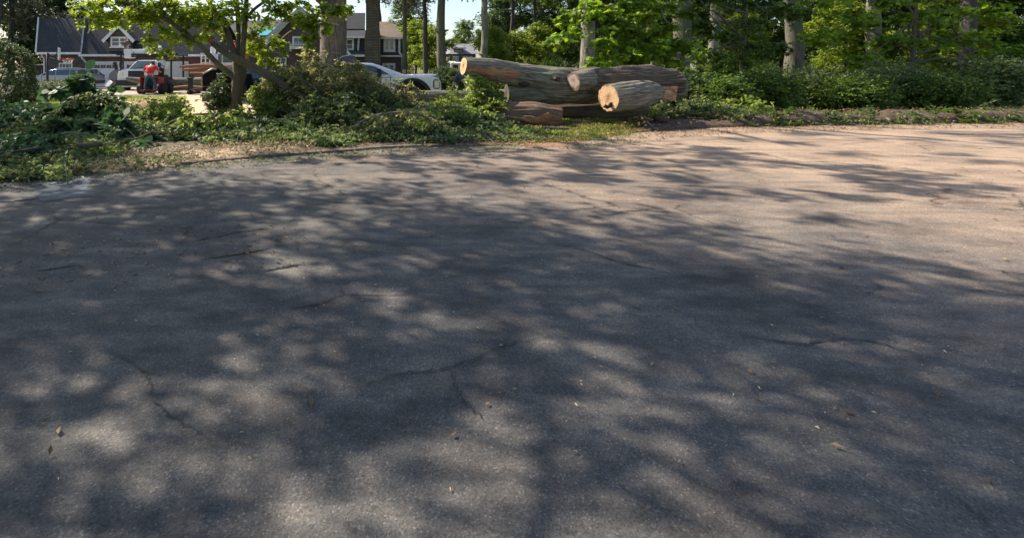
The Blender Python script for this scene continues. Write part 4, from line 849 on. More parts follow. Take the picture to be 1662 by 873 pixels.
# rake board on the seam between roofs
m = MB(); slab(m, (XM - .06, -.5, EZ + .10), (XM + .06, -.5, EZ + .10), (XM + .06 - K2, RY, RZ + .13), (XM - .06 - K2, RY, RZ + .13), .2); m.build('rake_board', plain('grey_trim', (.3, .3, .3), .7), ga)
m = MB(); slab(m, (X0 - .36, -.5, EZ + .06), (X0 - .24, -.5, EZ + .06), (X0 - .24 - K1, RY, RZ + .06), (X0 - .36 - K1, RY, RZ + .06), .22); m.build('rake_board', M['trim'], ga)
def dormer(parent, xc, w_, zb, ze, za, y, depth, fw):
    d = MB(); d.prism([(xc - w_ / 2, y, zb), (xc + w_ / 2, y, zb), (xc + w_ / 2, y, ze), (xc, y, za - .15), (xc - w_ / 2, y, ze)], (0, depth, 0))
    o = d.build('dormer', M['shake'], parent)
    r = MB(); ov = .38; sl_ = (za - ze) / (w_ / 2)
    for s in (-1, 1):
        r.prism([(xc, y - .25, za), (xc + s * (w_ / 2 + ov), y - .25, ze - ov * sl_), (xc + s * (w_ / 2 + ov), y - .25, ze - ov * sl_ - .05), (xc, y - .25, za - .05)], (0, depth + .2, 0))
    r.build('dormer_roof', M['slate'], o)
    t = MB()
    for s in (-1, 1):
        t.prism([(xc, y - .30, za + .03), (xc + s * (w_ / 2 + ov + .05), y - .30, ze - ov * sl_), (xc + s * (w_ / 2 + ov - .12), y - .30, ze - ov * sl_ - .20), (xc, y - .30, za - .26)], (0, .045, 0))
    t.build('dormer_trim', M['trim'], o)
    return o
dz = gz
dm = dormer(ga, L(gx(199)), 36 * gs, dz(84), dz(59), dz(41), -.5, 2.2, 0)
window(dm, L(gx(199)), dz(69), 28 * gs, 16.5 * gs, -.5, cols=2, rows=2, fw=.13)
window(ga, L(gx(107)), gz(108), 22 * gs, 11 * gs, 0, cols=4, rows=1)
def gdoor(u0, u1):
    x0, x1 = L(gx(u0)), L(gx(u1)); zt = gz(104); w_ = x1 - x0
    fr = MB(); 
    for sx in (x0 - .08, x1 + .08): fr.box((sx, -.16, zt / 2), (.18, .12, zt))
    fr.box(((x0 + x1) / 2, -.165, zt + .09), (w_ + .34, .14, .2))
    o = fr.build('garage_door_frame', M['trim'], ga)
    d = MB(); H = zt / 4
    for r in range(4):
        for c in range(4):
            d.box((x0 + w_ * (c + .5) / 4, -.145, H * (r + .5)), (w_ / 4 - .06, .05, H - .06))
    d.box(((x0 + x1) / 2, -.13, zt / 2), (w_, .02, zt))
    dd = d.build('garage_door', M['white'], o)
    g = MB()
    for c in range(4):
        for k in range(2):
            xx = x0 + w_ * (c + .28 + .44 * k) / 4; g.box((xx, -.18, H * 3.5), (w_ / 10.5, .03, H * .58))
    g.build('pane', M['glass'], dd)
gdoor(155, 193); gdoor(207, 248); gdoor(262, 304)
m = MB(); m.box((L(gx(148)), -.2, gz(107)), (.14, .16, .26)); m.build('wall_lamp', M['black'], ga)

# --- main brick house
YH = 58.0; hs = YH / F
def hx(u): return (u - U0) * hs - HX
def hz(v): return CH + (V0 - v) * hs
HX = (560 - U0) * hs
ho = empty('brick_house', (HX, YH, 0), 'big dark brick house with pointed gable, stone chimney and tan hip wing', 'house')
# left gable block
m = MB(); m.prism([(hx(425), 0, 0), (hx(538), 0, 0), (hx(538), 0, hz(62)), (hx(488), 0, hz(14)), (hx(425), 0, hz(64))], (0, 12, 0)); m.build('wall', M['dbrick'], ho)
m = MB()
for s, ue, ve in ((-1, 427, 66), (1, 530, 54)):
    m.prism([(hx(488), -.5, hz(11)), (hx(ue), -.5, hz(ve)), (hx(ue), -.5, hz(ve) - .25), (hx(488), -.5, hz(11) - .25)], (0, 13, 0))
m.build('roof', M['slate'], ho)
m = MB()
for s, ue, ve in ((-1, 426, 67), (1, 530, 55)):
    m.prism([(hx(488), -.62, hz(11)), (hx(ue), -.62, hz(ve)), (hx(ue) - s * .5, -.62, hz(ve) - .6), (hx(488), -.62, hz(14) - .35)], (0, .1, 0))
m.build('gable_trim', plain('weathered_trim', (.42, .39, .36), .7, .2), ho)
bw = window(ho, hx(490), hz(69), 31 * hs, 19 * hs, 0, cols=3, rows=2, fw=.2)
m = MB(); m.box((hx(490), -.7, hz(79.5)), (35 * hs, 1.3, .14))
for i in range(13): m.box((hx(474) + 32 * hs * i / 12, -1.28, hz(76.5)), (.05, .05, 6.5 * hs))
m.box((hx(490), -1.28, hz(73)), (35 * hs, .08, .08)); m.build('balcony', M['trim'], ho)
for u in (474, 502): m = MB().box((hx(u), -.9, hz(82)), (.12, .7, .35)); m.build('balcony_bracket', M['trim'], ho)
window(ho, hx(482), hz(27), 9 * hs, 9 * hs, 0, cols=1, rows=2)
window(ho, hx(455), hz(100), 20 * hs, 12 * hs, 0, cols=2, rows=2)
# left roof with tarp
m = MB(); slab(m, (hx(330), 3, hz(66)), (hx(432), 3, hz(66)), (hx(450), 9, hz(22)), (hx(330), 9, hz(22)), .2); m.build('roof', M['slate2'], ho)
m = MB(); wallbox(m, hx(330), hx(428), 3.4, 11, 0, hz(66) - .1); m.build('wall', M['dbrick'], ho)
m = MB(); slab(m, (hx(400), 2.9, hz(58) + .2), (hx(424), 3.1, hz(58) + .2), (hx(432), 6.6, hz(43) + .35), (hx(404), 6.6, hz(43) + .35), .06); m.build('roof_tarp', M['teal'], ho)
m = MB(); slab(m, (hx(440), 6.4, hz(40) + .3), (hx(462), 6.4, hz(40) + .3), (hx(462), 9.2, hz(19) + .3), (hx(450), 9.2, hz(19) + .3), .06); m.build('roof_tarp', M['tarp'], ho)
# centre block between the great trunk and chimney
m = MB(); wallbox(m, hx(538) + .01, hx(600), 1.0, 12, 0, hz(60)); m.build('wall', M['dshake'], ho)
m = MB(); slab(m, (hx(536), .4, hz(60)), (hx(602), .4, hz(60)), (hx(602), 3.5, hz(46)), (hx(536), 3.5, hz(46)), .15)
slab(m, (hx(536), 3.5, hz(44)), (hx(592), 3.5, hz(44)), (hx(592), 7, hz(26) + 1), (hx(536), 7, hz(26) + 1), .15); m.build('roof', M['slate'], ho)
m = MB(); m.box(((hx(536) + hx(602)) / 2, .33, hz(60.5)), (66 * hs, .16, .22)); m.build('gutter', M['trim'], ho)
window(ho, hx(567), hz(72), 14 * hs, 20 * hs, 1.0, cols=1, rows=2, fw=.2)
m = MB(); m.tube([(hx(583), .5, hz(61)), (hx(582), .8, hz(66)), (hx(581), .85, hz(83)), (hx(585), .7, hz(91)), (hx(588), .6, hz(93))], .11, 8); m.build('downspout', M['trim'], ho)
m = MB(); slab(m, (hx(556), -1.2, hz(91)), (hx(602), -1.2, hz(91)), (hx(602), 1.0, hz(81)), (hx(556), 1.0, hz(81)), .12); m.build('lower_roof', M['dshake'], ho)
m = MB(); m.box((hx(579), -1.25, hz(91.5)), (46 * hs, .12, .18)); m.tube([(hx(560), -1.3, hz(80)), (hx(571), -1.3, hz(92))], .12, 6); m.build('fascia', M['trim'], ho)
m = MB(); wallbox(m, hx(540), hx(600), -.6, 1.0, 0, hz(92)); m.build('wall', M['dbrick'], ho)
# chimney
m = MB(); m.prism([(hx(592), -1.6, 0), (hx(618), -1.6, 0), (hx(617.5), -1.6, hz(62)), (hx(615.5), -1.6, hz(50)), (hx(615.5), -1.6, hz(5)), (hx(594), -1.6, hz(5)), (hx(594), -1.6, hz(50)), (hx(592), -1.6, hz(62))], (0, 1.8, 0))
ch = m.build('chimney', M['stone'], ho, bevel=.05)
m = MB(); m.box((hx(605), -.7, hz(5) + .1), (24 * hs, 2.1, .35)); m.build('chimney_cap', M['stone'], ch, bevel=.04)
# right hip wing
m = MB(); wallbox(m, hx(617), hx(653), 0, 9, hz(92), hz(62)); m.build('wall', M['dshake'], ho)
m = MB(); wallbox(m, hx(617), hx(654), .1, 9, 0, hz(92) - .02); m.build('wall', M['dbrick'], ho)
m = MB(); zt = hz(45) + 1.0; ze = hz(62)
A0, A1, A2, A3 = (hx(612), -.5, ze), (hx(656), -.5, ze), (hx(656), 9.5, ze), (hx(612), 9.5, ze); T0, T1 = (hx(610), 4.5, zt), (hx(640), 4.5, zt)
m.poly([A0, A1, T1, T0]); m.poly([A1, A2, T1]); m.poly([A2, A3, T0, T1]); m.poly([A0, T0, A3]); m.poly([A3, A2, A1, A0]); m.build('roof', M['tanroof'], ho)
m = MB(); m.box(((hx(617) + hx(656)) / 2, -.55, hz(62.6)), (40 * hs, .14, .22)); m.build('gutter', M['trim'], ho)
m = MB(); m.box(((hx(617) + hx(658)) / 2, -.1, hz(91.5)), (43 * hs, .3, .16)); m.build('belt_board', M['trim'], ho)
window(ho, hx(632), hz(74), 19 * hs, 20 * hs, 0, cols=2, rows=2, fw=.22); window(ho, hx(631), hz(111), 21 * hs, 16 * hs, .1, cols=2, rows=2, fw=.22)
m = MB(); m.tube([(hx(648), -.4, hz(63)), (hx(648), -.15, hz(68)), (hx(648), -.15, hz(86)), (hx(653), -.2, hz(92)), (hx(653), -.12, hz(118))], .12, 8); m.build('downspout', M['trim'], ho)
m = MB(); m.prism([(hx(653) + .02, .2, 0), (hx(661), .2, 0), (hx(661), .2, hz(92)), (hx(653) + .02, .2, hz(72))], (0, 6, 0)); m.build('side_wall', M['shake'], ho)

# --- far white-trimmed house
YW = 105.0; ws = YW / F; WX = (752 - U0) * ws
wh = empty('distant_house', (WX, YW, 0), 'distant grey shingled house with white porch, seen between two tree trunks', 'house')
def wx(u): return (u - U0) * ws - WX
def wz(v): return CH + (V0 - v) * ws
m = MB(); wallbox(m, wx(730), wx(772), 0, 10, 0, wz(88)); m.build('wall', M['shake'], wh)
m = MB(); A0, A1, A2, A3 = (wx(726), -1, wz(88)), (wx(776), -1, wz(88)), (wx(776), 11, wz(88)), (wx(726), 11, wz(88)); T0, T1 = (wx(745), 5, wz(70)), (wx(770), 5, wz(70))
m.poly([A0, A1, T1, T0]); m.poly([A1, A2, T1]); m.poly([A2, A3, T0, T1]); m.poly([A0, T0, A3]); m.poly([A3, A2, A1, A0]); m.build('roof', M['greyroof'], wh)
m = MB(); wallbox(m, wx(736), wx(752), 0, 4, wz(88) + .2, wz(80)); dd = m.build('dormer', M['shake'], wh)
m = MB(); m.prism([(wx(733), -.8, wz(80)), (wx(755), -.8, wz(80)), (wx(750), 2, wz(76)), (wx(738), 2, wz(76))], (0, 0, .25)); m.build('dormer_roof', M['greyroof'], dd)
for u in (738, 743, 748): window(wh, wx(u), wz(84.5), 4 * ws, 5 * ws, 0 - .01, cols=1, rows=1, fw=.12)
for u in (737, 742, 753, 758, 764): window(wh, wx(u), wz(95), 4 * ws, 7 * ws, 0, cols=1, rows=2, fw=.12)
m = MB(); slab(m, (wx(728), -3, wz(103)), (wx(772), -3, wz(103)), (wx(772), .0, wz(99.5)), (wx(728), 0, wz(99.5)), .3); m.build('porch_roof', M['white'], wh)
for u in (730, 742, 756, 769): MB().box((wx(u), -2.6, wz(103) / 2), (.4, .4, wz(103))).build('porch_column', M['white'], wh)
# --- small brick house glimpsed in the wood
sb = empty('small_brick_house', ((893 - U0) * 75 / F, 75, 0), 'scrap of a red brick house glimpsed through the trees above the logs', 'house')
m = MB(); m.prism([(-2, 0, 0), (1.6, 0, 0), (1.6, 0, 2.0), (-.6, 0, 3.0), (-2, 0, 2.4)], (0, 6, 0)); m.build('wall', M['brick'], sb)
m = MB(); slab(m, (-2.4, -.3, 2.3), (-2.4, 6.3, 2.3), (-.6, 6.3, 3.1), (-.6, -.3, 3.1), .12); slab(m, (-.6, -.3, 3.1), (-.6, 6.3, 3.1), (2.0, 6.3, 1.95), (2.0, -.3, 1.95), .12); m.build('roof', M['tanroof'], sb)
# low dark fence between the left trees and garage
fe = empty('wooden_fence', (-25, 45, 0), 'low dark board fence left of the garage', 'fence')
m = MB()
for i in range(22): m.box((-3.3 + i * .3, 0, .85), (.27, .04, 1.7))
m.build('boards', M['darkbark'], fe); m = MB(); m.box((0, -.06, 1.72), (6.7, .12, .06)); m.build('top_rail', M['trim'], fe)

# ================================================================== VEHICLES
def wheel(parent, x, y, r, wd, side=1, rim='steel', n='wheel'):
    m = MB(); m.tube([(x, y - wd / 2, r), (x, y - wd / 2 + .03, r), (x, y + wd / 2 - .03, r), (x, y + wd / 2, r)], [r * .9, r, r, r * .9], 28)
    o = m.build(n, M['rubber'], parent, bevel=0)
    m = MB(); yy = y + side * wd / 2; m.tube([(x, yy - side * .02, r), (x, yy + side * .012, r)], [r * .62, r * .58], 24)
    for k in range(5):
        a = 2 * math.pi * k / 5; m.box((x + math.cos(a) * r * .32, yy + side * .02, r + math.sin(a) * r * .32), (r * .5, .03, r * .12), ry=-a)
    m.build('rim', M[rim], o); return o
def arch_poly(low, x0, r, z, n=12):
    return [(x0 + r * math.cos(a), z + r * math.sin(a)) for a in [math.pi * (1 - k / n) for k in range(n + 1)]]
def car_body(root, lower, W, mat, bev=.06):
    m = MB(); m.prism([(x, -W / 2, z) for x, z in lower], (0, W, 0)); return m.build('body', M[mat], root, smooth=False, bevel=bev, seg=3)
def greenhouse(root, poly, Wb, tap, mat, zb):
    """poly (x,z) side profile; width shrinks with height"""
    m = MB(); n = len(poly)
    for s in (-1, 1):
        for x, z in poly: m.v.append((x, s * (Wb / 2 - tap * (z - zb)), z))
    m.face(list(range(n - 1, -1, -1))); m.face(list(range(n, 2 * n)))
    for i in range(n): j = (i + 1) % n; m.face([i, j, n + j, n + i])
    return m.build('cabin', M[mat], root, bevel=.04, seg=3)
def sidewin(root, poly, Wb, tap, zb, name='side_window'):
    for s in (-1, 1):
        m = MB(); m.prism([(x, s * (Wb / 2 - tap * (z - zb) + .004), z) for x, z in poly], (0, s * .012, 0)); m.build(name, M['cglass'], root)
def endwin(root, a, b, Wb, tap, zb, out, name='windshield', inset=.08):
    """a, b = (x,z) bottom and top of the sloped face"""
    a = Vector((a[0], 0, a[1])); b = Vector((b[0], 0, b[1])); o = Vector(out).normalized() * .012
    a2 = a.lerp(b, .06); b2 = a.lerp(b, .93); pts = []
    for p, s in ((a2, -1), (a2, 1), (b2, 1), (b2, -1)): pts.append(p + Vector((0, s * (Wb / 2 - tap * (p.z - zb) - inset), 0)) + o * .3)
    m = MB(); m.prism(pts, o); m.build(name, M['cglass'], root)

# silver estate car, faces left, stretched as seen
YS = 38.0; s_ = YS / F
sc_ = empty('parked_car', ((103 - U0) * s_, YS, 0), 'silver estate car parked in front of the garage behind the basketball post', 'car', rz=math.pi)
Lc = 116 * s_
k = Lc / 4.75
low = [(2.37 * k, .35), (2.37 * k, .68), (2.2 * k, .80), (1.3 * k, .96), (-2.25 * k, 1.0), (-2.37 * k, .72), (-2.35 * k, .33)]
low += [(-1.85 * k, .3)] + arch_poly(0, -1.45 * k, .38, .33) + [(1.02 * k, .24)] + arch_poly(0, 1.42 * k, .38, .33) + [(1.9 * k, .28)]
car_body(sc_, low, 1.8, 'silver', .07)
gp = [(1.25 * k, .93), (.45 * k, 1.36), (.1 * k, 1.43), (-1.4 * k, 1.44), (-1.9 * k, 1.38), (-2.28 * k, .97)]
greenhouse(sc_, gp, 1.72, .28, 'silver', .95)
sidewin(sc_, [(.98 * k, 1.0), (.42 * k, 1.30), (.12 * k, 1.35), (.10 * k, 1.0)], 1.72, .28, .95)
sidewin(sc_, [(.04 * k, 1.0), (.04 * k, 1.36), (-.8 * k, 1.37), (-.8 * k, 1.01)], 1.72, .28, .95)
sidewin(sc_, [(-.86 * k, 1.02), (-.86 * k, 1.37), (-1.45 * k, 1.36), (-1.85 * k, 1.05)], 1.72, .28, .95)
endwin(sc_, (1.25 * k, .93), (.45 * k, 1.36), 1.72, .28, .95, (.5, 0, 1)); endwin(sc_, (-2.28 * k, .97), (-1.9 * k, 1.38), 1.72, .28, .95, (-1, 0, .6), 'rear_window')
for s in (-1, 1):
    wheel(sc_, 1.42 * k, s * .80, .33, .2, s); wheel(sc_, -1.45 * k, s * .80, .33, .2, s)
    MB().box((-2.2 * k, s * .80, .92), (.32 * k, .14, .2)).build('tail_light', M['tail'], sc_, bevel=.03)
    MB().box((2.2 * k, s * .74, .72), (.25, .3, .1)).build('headlight', M['lens'], sc_, bevel=.03)
    MB().box((.85 * k, s * .98, 1.02), (.12, .2, .12)).build('mirror', M['silver'], sc_, bevel=.03)
    MB().tube([(.1 * k, s * .66, 1.46), (-.6 * k, s * .66, 1.50), (-1.5 * k, s * .66, 1.46)], .02, 6).build('roof_rail', M['black'], sc_)
    m = MB()
    for xx in (.95, .07, -.83): m.box((xx * k, s * .902, .68), (.02, .012, .5))
    m.build('door_seam', M['black'], sc_)
    MB().box((-.2 * k, s * .905, .62), (3.3 * k * .6, .02, .05)).build('door_trim', M['black'], sc_)
MB().box((-2.38 * k, 0, .5), (.06, 1.6, .2)).build('bumper', M['black'], sc_, bevel=.02)

# white pickup, faces right
YP = 20.3; p_ = YP / F
px0 = (600 - U0) * p_
pk = empty('pickup_truck', (px0, YP, 0), 'white pickup truck with a red lettered door parked behind the leafy brush', 'pickup truck')
pn_ = (YP - 1.0) / F
def X(u): return (u - 600) * pn_
def Z(v): return CH + (V0 - v) * pn_
xa = X(670)
low = [(X(716), .45), (X(716), Z(136)), (X(714), Z(129)), (X(705), Z(125)), (X(690), Z(123.5)), (X(655), Z(122)), (X(600), Z(124)), (X(572), Z(125)), (X(571), Z(128)), (X(455), Z(127)), (X(455), .5),
       (X(480), .5)] + arch_poly(0, X(505), .52, .5) + [(X(545), .45), (X(625), .45)] + arch_poly(0, xa, .60, .48) + [(X(705), .42)]
pb_ = car_body(pk, low, 1.98, 'carwhite', .06)
for xx in (xa, X(505)): MB().box((xx, 0, .75), (1.15, 1.2, .62)).build('wheel_well', M['black'], pk)
gp = [(X(660), Z(123)), (X(615), Z(106)), (X(605), Z(103)), (X(592), Z(102)), (X(560), Z(102.5)), (X(553), Z(105)), (X(550), Z(125))]
zb = Z(124)
greenhouse(pk, gp, 1.86, .30, 'carwhite', zb)
sidewin(pk, [(X(632), Z(121)), (X(610), Z(109)), (X(600), Z(106.5)), (X(585), Z(106)), (X(584), Z(121.5))], 1.86, .30, zb)
sidewin(pk, [(X(581), Z(121.5)), (X(581), Z(106)), (X(560), Z(106.5)), (X(556), Z(121.5))], 1.86, .30, zb)
endwin(pk, (X(660), Z(123)), (X(615), Z(106)), 1.86, .30, zb, (.4, 0, 1))
for s in (-1, 1):
    wheel(pk, xa, s * .84, .44, .26, s); wheel(pk, X(505), s * .84, .44, .26, s)
    # black arch flare
    m = MB()
    for k_ in range(17):
        a = math.pi * k_ / 16; m.v.append((xa + .60 * math.cos(a), s * 1.0, .48 + .60 * math.sin(a))); m.v.append((xa + .70 * math.cos(a), s * 1.0, .48 + .70 * math.sin(a)))
    n_ = len(m.v)
    for q in list(m.v): m.v.append((q[0], q[1] + s * .035, q[2]))
    for k_ in range(16):
        i = k_ * 2; m.face([i, i + 1, i + 3, i + 2]); m.face([n_ + i, n_ + i + 1, n_ + i + 3, n_ + i + 2]); m.face([i + 1, i + 3, n_ + i + 3, n_ + i + 1]); m.face([i, i + 2, n_ + i + 2, n_ + i])
    m.build('fender_flare', M['black'], pk)
    MB().box((X(709), s * .90, Z(137)), (.26, .26, .34)).build('headlight', M['lens'], pk, bevel=.04)
    mr = MB(); mr.box((X(615), s * 1.17, Z(120)), (.18, .26, .34)); mr.tube([(X(618), s * .95, Z(124)), (X(615), s * 1.12, Z(123))], .04, 6); mr.build('mirror', M['black'], pk, bevel=.03)
m = MB()
for u_ in (583, 634): m.box((X(u_), -.995, .95), (.02, .01, .62))
m.box((X(575), -.996, Z(128.5)), (.18, .03, .035)); m.box((X(590), -.994, Z(126)), (X(640) - X(545), .012, .02)); m.build('door_seam', M['black'], pk)
m = MB(); m.box((X(717), 0, .55), (.22, 1.96, .28)); m.build('bumper', M['steel'], pk, bevel=.04)
m = MB(); m.box((X(716) + .02, 0, Z(135)), (.05, 1.2, .42)); m.build('grille', M['black'], pk, bevel=.02)
m = MB(); m.box((X(690), 0, Z(122.5)), (.9, 1.4, .05)); m.build('hood_bulge', M['carwhite'], pk, bevel=.02)
m = MB()
for i, (x, w_) in enumerate(((587, 1.2), (590, 2.2), (593.6, 2), (597, 2.4), (601, 1.4), (604, 2.2), (607.5, 2.0))): 
    m.box((X(x), -.995, Z(134 + .3 * (i % 2))), (w_ * p_, .012, .10))
    if i % 2: m.box((X(x), -.996, Z(141)), (w_ * p_ * 1.2, .012, .07))
m.build('door_lettering', M['red'], pk)
m = MB(); m.prism([(X(595), -.992, Z(139.6)), (X(598), -.992, Z(138.6)), (X(601), -.992, Z(136.6)), (X(599), -.992, Z(140))], (0, -.012, 0)); m.build('door_emblem', plain('green_paint', (.1, .4, .05)), pk)
# blue machine behind the cab
bm_ = empty('blue_machine', (P(560, 0, 24).x, 24, 0), 'dark blue machine hood rising over the brush left of the pickup cab', 'machine')
def Bp(u, v): q = P(u, v, 24); return (q.x - bm_.location.x, -.6, q.z)
m = MB(); m.prism([Bp(545, 103), Bp(557, 93), (Bp(574, 90)), Bp(578, 94), Bp(578, 150), Bp(545, 150)], (0, 1.4, 0)); m.build('hood', M['navy'], bm_, bevel=.05)
m = MB(); m.prism([Bp(543, 103), Bp(556, 91.5), Bp(566, 90.5), Bp(566, 91.7), Bp(557, 93)], (0, 1.5, 0)); m.build('hood_edge', M['steel'], bm_, bevel=.01)
for s in (-1, 1): wheel(bm_, 0, s * .62, .45, .25, s)

# dark car behind the young tree
dc = empty('parked_car', (P(425, 0, 27).x, 27, 0), 'nearly black car half hidden behind the young tree and brush', 'car')
low = [(1.9, .35), (1.9, .8), (1.1, .95), (-1.8, 1.0), (-1.9, .4)] + arch_poly(0, -1.2, .38, .33) + arch_poly(0, 1.2, .38, .33)
car_body(dc, low, 1.8, 'navy', .06); gp = [(1.0, .93), (.4, 1.4), (-1.1, 1.45), (-1.7, .98)]; greenhouse(dc, gp, 1.7, .28, 'navy', .95)
sidewin(dc, [(.75, 1.0), (.35, 1.32), (-.3, 1.35), (-.3, 1.0)], 1.7, .28, .95); sidewin(dc, [(-.36, 1.0), (-.36, 1.35), (-1.0, 1.36), (-1.4, 1.02)], 1.7, .28, .95); endwin(dc, (1.0, .93), (.4, 1.4), 1.7, .28, .95, (.5, 0, 1))
for s in (-1, 1): wheel(dc, 1.2, s * .8, .33, .2, s); wheel(dc, -1.2, s * .8, .33, .2, s)

# bucket truck facing the camera
YB = 35.5; b_ = YB / F
bk = empty('bucket_truck', (P(215, 0, YB).x, YB, 0), 'white bucket truck facing the road with its boom folded over the cab', 'truck')
def bx_(u): return (u - 215) * b_
def bz_(v): return CH + (V0 - v) * b_
W_ = 46 * b_
m = MB(); m.prism([(bx_(190), 0, bz_(142)), (bx_(240), 0, bz_(142)), (bx_(241), 0, bz_(118)), (bx_(236), 0, bz_(113)), (bx_(196), 0, bz_(113)), (bx_(190), 0, bz_(118))], (0, 1.6, 0)); m.build('body', M['carwhite'], bk, bevel=.07, seg=3)
m = MB()
fb = [(bx_(197), .9, bz_(113)), (bx_(246), .9, bz_(113)), (bx_(240), 1.5, bz_(98)), (bx_(206), 1.5, bz_(98))]
bb = [(bx_(195), 2.8, bz_(113)), (bx_(248), 2.8, bz_(113)), (bx_(243), 2.8, bz_(97)), (bx_(203), 2.8, bz_(97))]
m.v = fb + bb
for f in ((0, 1, 2, 3), (7, 6, 5, 4), (0, 4, 5, 1), (1, 5, 6, 2), (2, 6, 7, 3), (3, 7, 4, 0)): m.face(list(f))
m.build('cabin', M['carwhite'], bk, bevel=.06, seg=3)
n1 = Vector((0, -.88, .42)) * .02
a = [Vector(q) for q in fb]; cc = sum(a, Vector()) / 4
m = MB(); m.prism([q.lerp(cc, .12) + n1 * .4 for q in a], n1); m.build('windshield', M['cglass'], bk)
m = MB(); m.box((bx_(221), -.02, bz_(121)), (26 * b_, .06, 11 * b_)); m.build('grille', M['black'], bk, bevel=.03)
m = MB(); m.box((bx_(215), -.12, bz_(135)), (50 * b_, .25, 9 * b_)); m.build('bumper', M['black'], bk, bevel=.03)
for u in (197, 237): MB().box((bx_(u), -.02, bz_(121)), (6 * b_, .08, 6 * b_)).build('headlight', M['lens'], bk, bevel=.03)
for u in (198, 234): wheel(bk, bx_(u), .8, .01, .01) if False else None
for u in (199, 236):
    m = MB(); x = bx_(u); m.tube([(x - .18, .6, .45), (x - .15, .6, .45), (x + .15, .6, .45), (x + .18, .6, .45)], [.40, .45, .45, .40], 24); m.build('wheel', M['rubber'], bk)
for u, s in ((186, -1), (250, 1)): MB().box((bx_(u), .9, bz_(106)), (5 * b_, .12, 8 * b_)).build('mirror', M['black'], bk, bevel=.02)
m = MB(); m.box((bx_(222), 4.6, bz_(118)), (58 * b_, 3.4, 1.3)); m.build('service_body', M['white'], bk, bevel=.04)
m = MB()   # rack
m.box((bx_(235), .4, bz_(89)), (100 * b_, .16, .12)); m.box((bx_(235), 2.4, bz_(89)), (100 * b_, .16, .12))
m.box((bx_(238), .4, bz_(92)), (60 * b_, .12, .1))
for u in (195.5, 277): m.box((bx_(u), .1, bz_(115)), (2.2 * b_, .14, 53 * b_))
m.box((bx_(277), 2.4, bz_(115)), (2.2 * b_, .14, 53 * b_)); rk = m.build('rack', M['black'], bk, bevel=.01)
MB().ball((bx_(275), .25, bz_(96.5)), .09).build('marker_light', plain('orange_lens', (.7, .15, .02), .3), bk)
m = MB(); m.box((bx_(230), .9, bz_(83.5)), (44 * b_, .5, 8 * b_)); m.box((bx_(240), .85, bz_(79.5)), (26 * b_, .6, 5 * b_), ry=.05); m.box((bx_(222), .8, bz_(84)), (18 * b_, .8, 6 * b_))
m.tube([(bx_(247), 1.3, bz_(86)), (bx_(247), 1.3, bz_(73))], .12, 12); m.build('boom', M['white'], bk, bevel=.03)
m = MB(); m.prism([(bx_(197.5), .3, bz_(95)), (bx_(210), .3, bz_(95)), (bx_(211), .3, bz_(79.5)), (bx_(197), .3, bz_(79.5))], (0, .7, 0)); m.build('bucket', M['white'], bk, bevel=.04)
# chipper left of the bucket truck
cp_ = empty('wood_chipper', (P(184, 0, 37).x, 37, 0), 'small grey wood chipper standing left of the bucket truck', 'wood chipper')
m = MB(); m.prism([(-.4, 0, .5), (.25, 0, .5), (.3, 0, 1.2), (.1, 0, 1.4), (-.3, 0, 1.1)], (0, 1.0, 0)); m.build('housing', plain('grey_machine', (.12, .12, .13), .5), cp_, bevel=.04)
m = MB(); m.prism([(-.6, -.1, .25), (-.1, -.5, .2), (.2, -.5, .5), (-.3, 0, .7)], (0, .7, 0)); m.build('feed_tray', M['steel'], cp_, bevel=.02)
m = MB(); m.tube([(0, .5, 1.2), (0, .4, 1.6), (.05, .1, 1.8)], [.12, .11, .14], 10); m.build('chute', M['black'], cp_)
for s in (-1, 1): m = MB(); m.tube([(-.3 + .6 * (s > 0) - .08, .6, .32), (-.3 + .6 * (s > 0) + .08, .6, .32)], .32, 20); m.build('wheel', M['rubber'], cp_)

# red stand-on loader
YL = 31.0; l_ = YL / F
ld = empty('mini_loader', (P(245, 0, YL).x, YL, 0), 'red stand-on mini loader with black tyres, seen from behind', 'loader')
def lx(u): return (u - 245) * l_
def lz(v): return CH + (V0 - v) * l_
m = MB(); m.box((lx(246), .7, lz(131)), (29 * l_, 1.2, 18 * l_)); m.box((lx(258), .3, lz(117)), (7 * l_, .3, 14 * l_)); m.build('engine_cover', M['black'], ld, bevel=.06)
m = MB(); m.box((lx(231), .1, lz(133)), (2.4 * l_, .8, 15 * l_)); m.box((lx(260), .1, lz(133)), (2.4 * l_, .8, 15 * l_)); m.box((lx(246), -.2, lz(146.5)), (30 * l_, .4, 2.2 * l_)); m.box((lx(246), .0, lz(126)), (30 * l_, .3, 1.6 * l_)); m.build('frame', M['red'], ld, bevel=.03)
for u in (229, 263):
    for y in (.1, 1.1):
        m = MB(); x = lx(u); m.tube([(x - .2, y, .3), (x - .15, y, .3), (x + .15, y, .3), (x + .2, y, .3)], [.27, .31, .31, .27], 20); m.build('wheel', M['rubber'], ld)
for u in (230, 260): MB().box((lx(u), -.37, lz(138)), (2.4 * l_, .04, 3 * l_)).build('reflector', M['white'], ld, bevel=.005)
m = MB(); m.tube([(lx(256), .3, lz(125)), (lx(259), .0, lz(117)), (lx(262), -.1, lz(113))], .03, 8); m.tube([(lx(262), .3, lz(125)), (lx(264), .2, lz(108)), (lx(256), .2, lz(104))], .03, 8); m.build('control_lever', M['black'], ld)
m = MB(); m.box((lx(232), 1.4, lz(128)), (4 * l_, 2.0, .16), ry=0, rx=-.1); m.box((lx(259), 1.4, lz(128)), (4 * l_, 2.0, .16), rx=-.1); m.build('lift_arm', M['black'], ld, bevel=.03)
m = MB(); m.box((lx(246), -.42, lz(149)), (20 * l_, .5, .05)); m.build('platform', M['black'], ld)

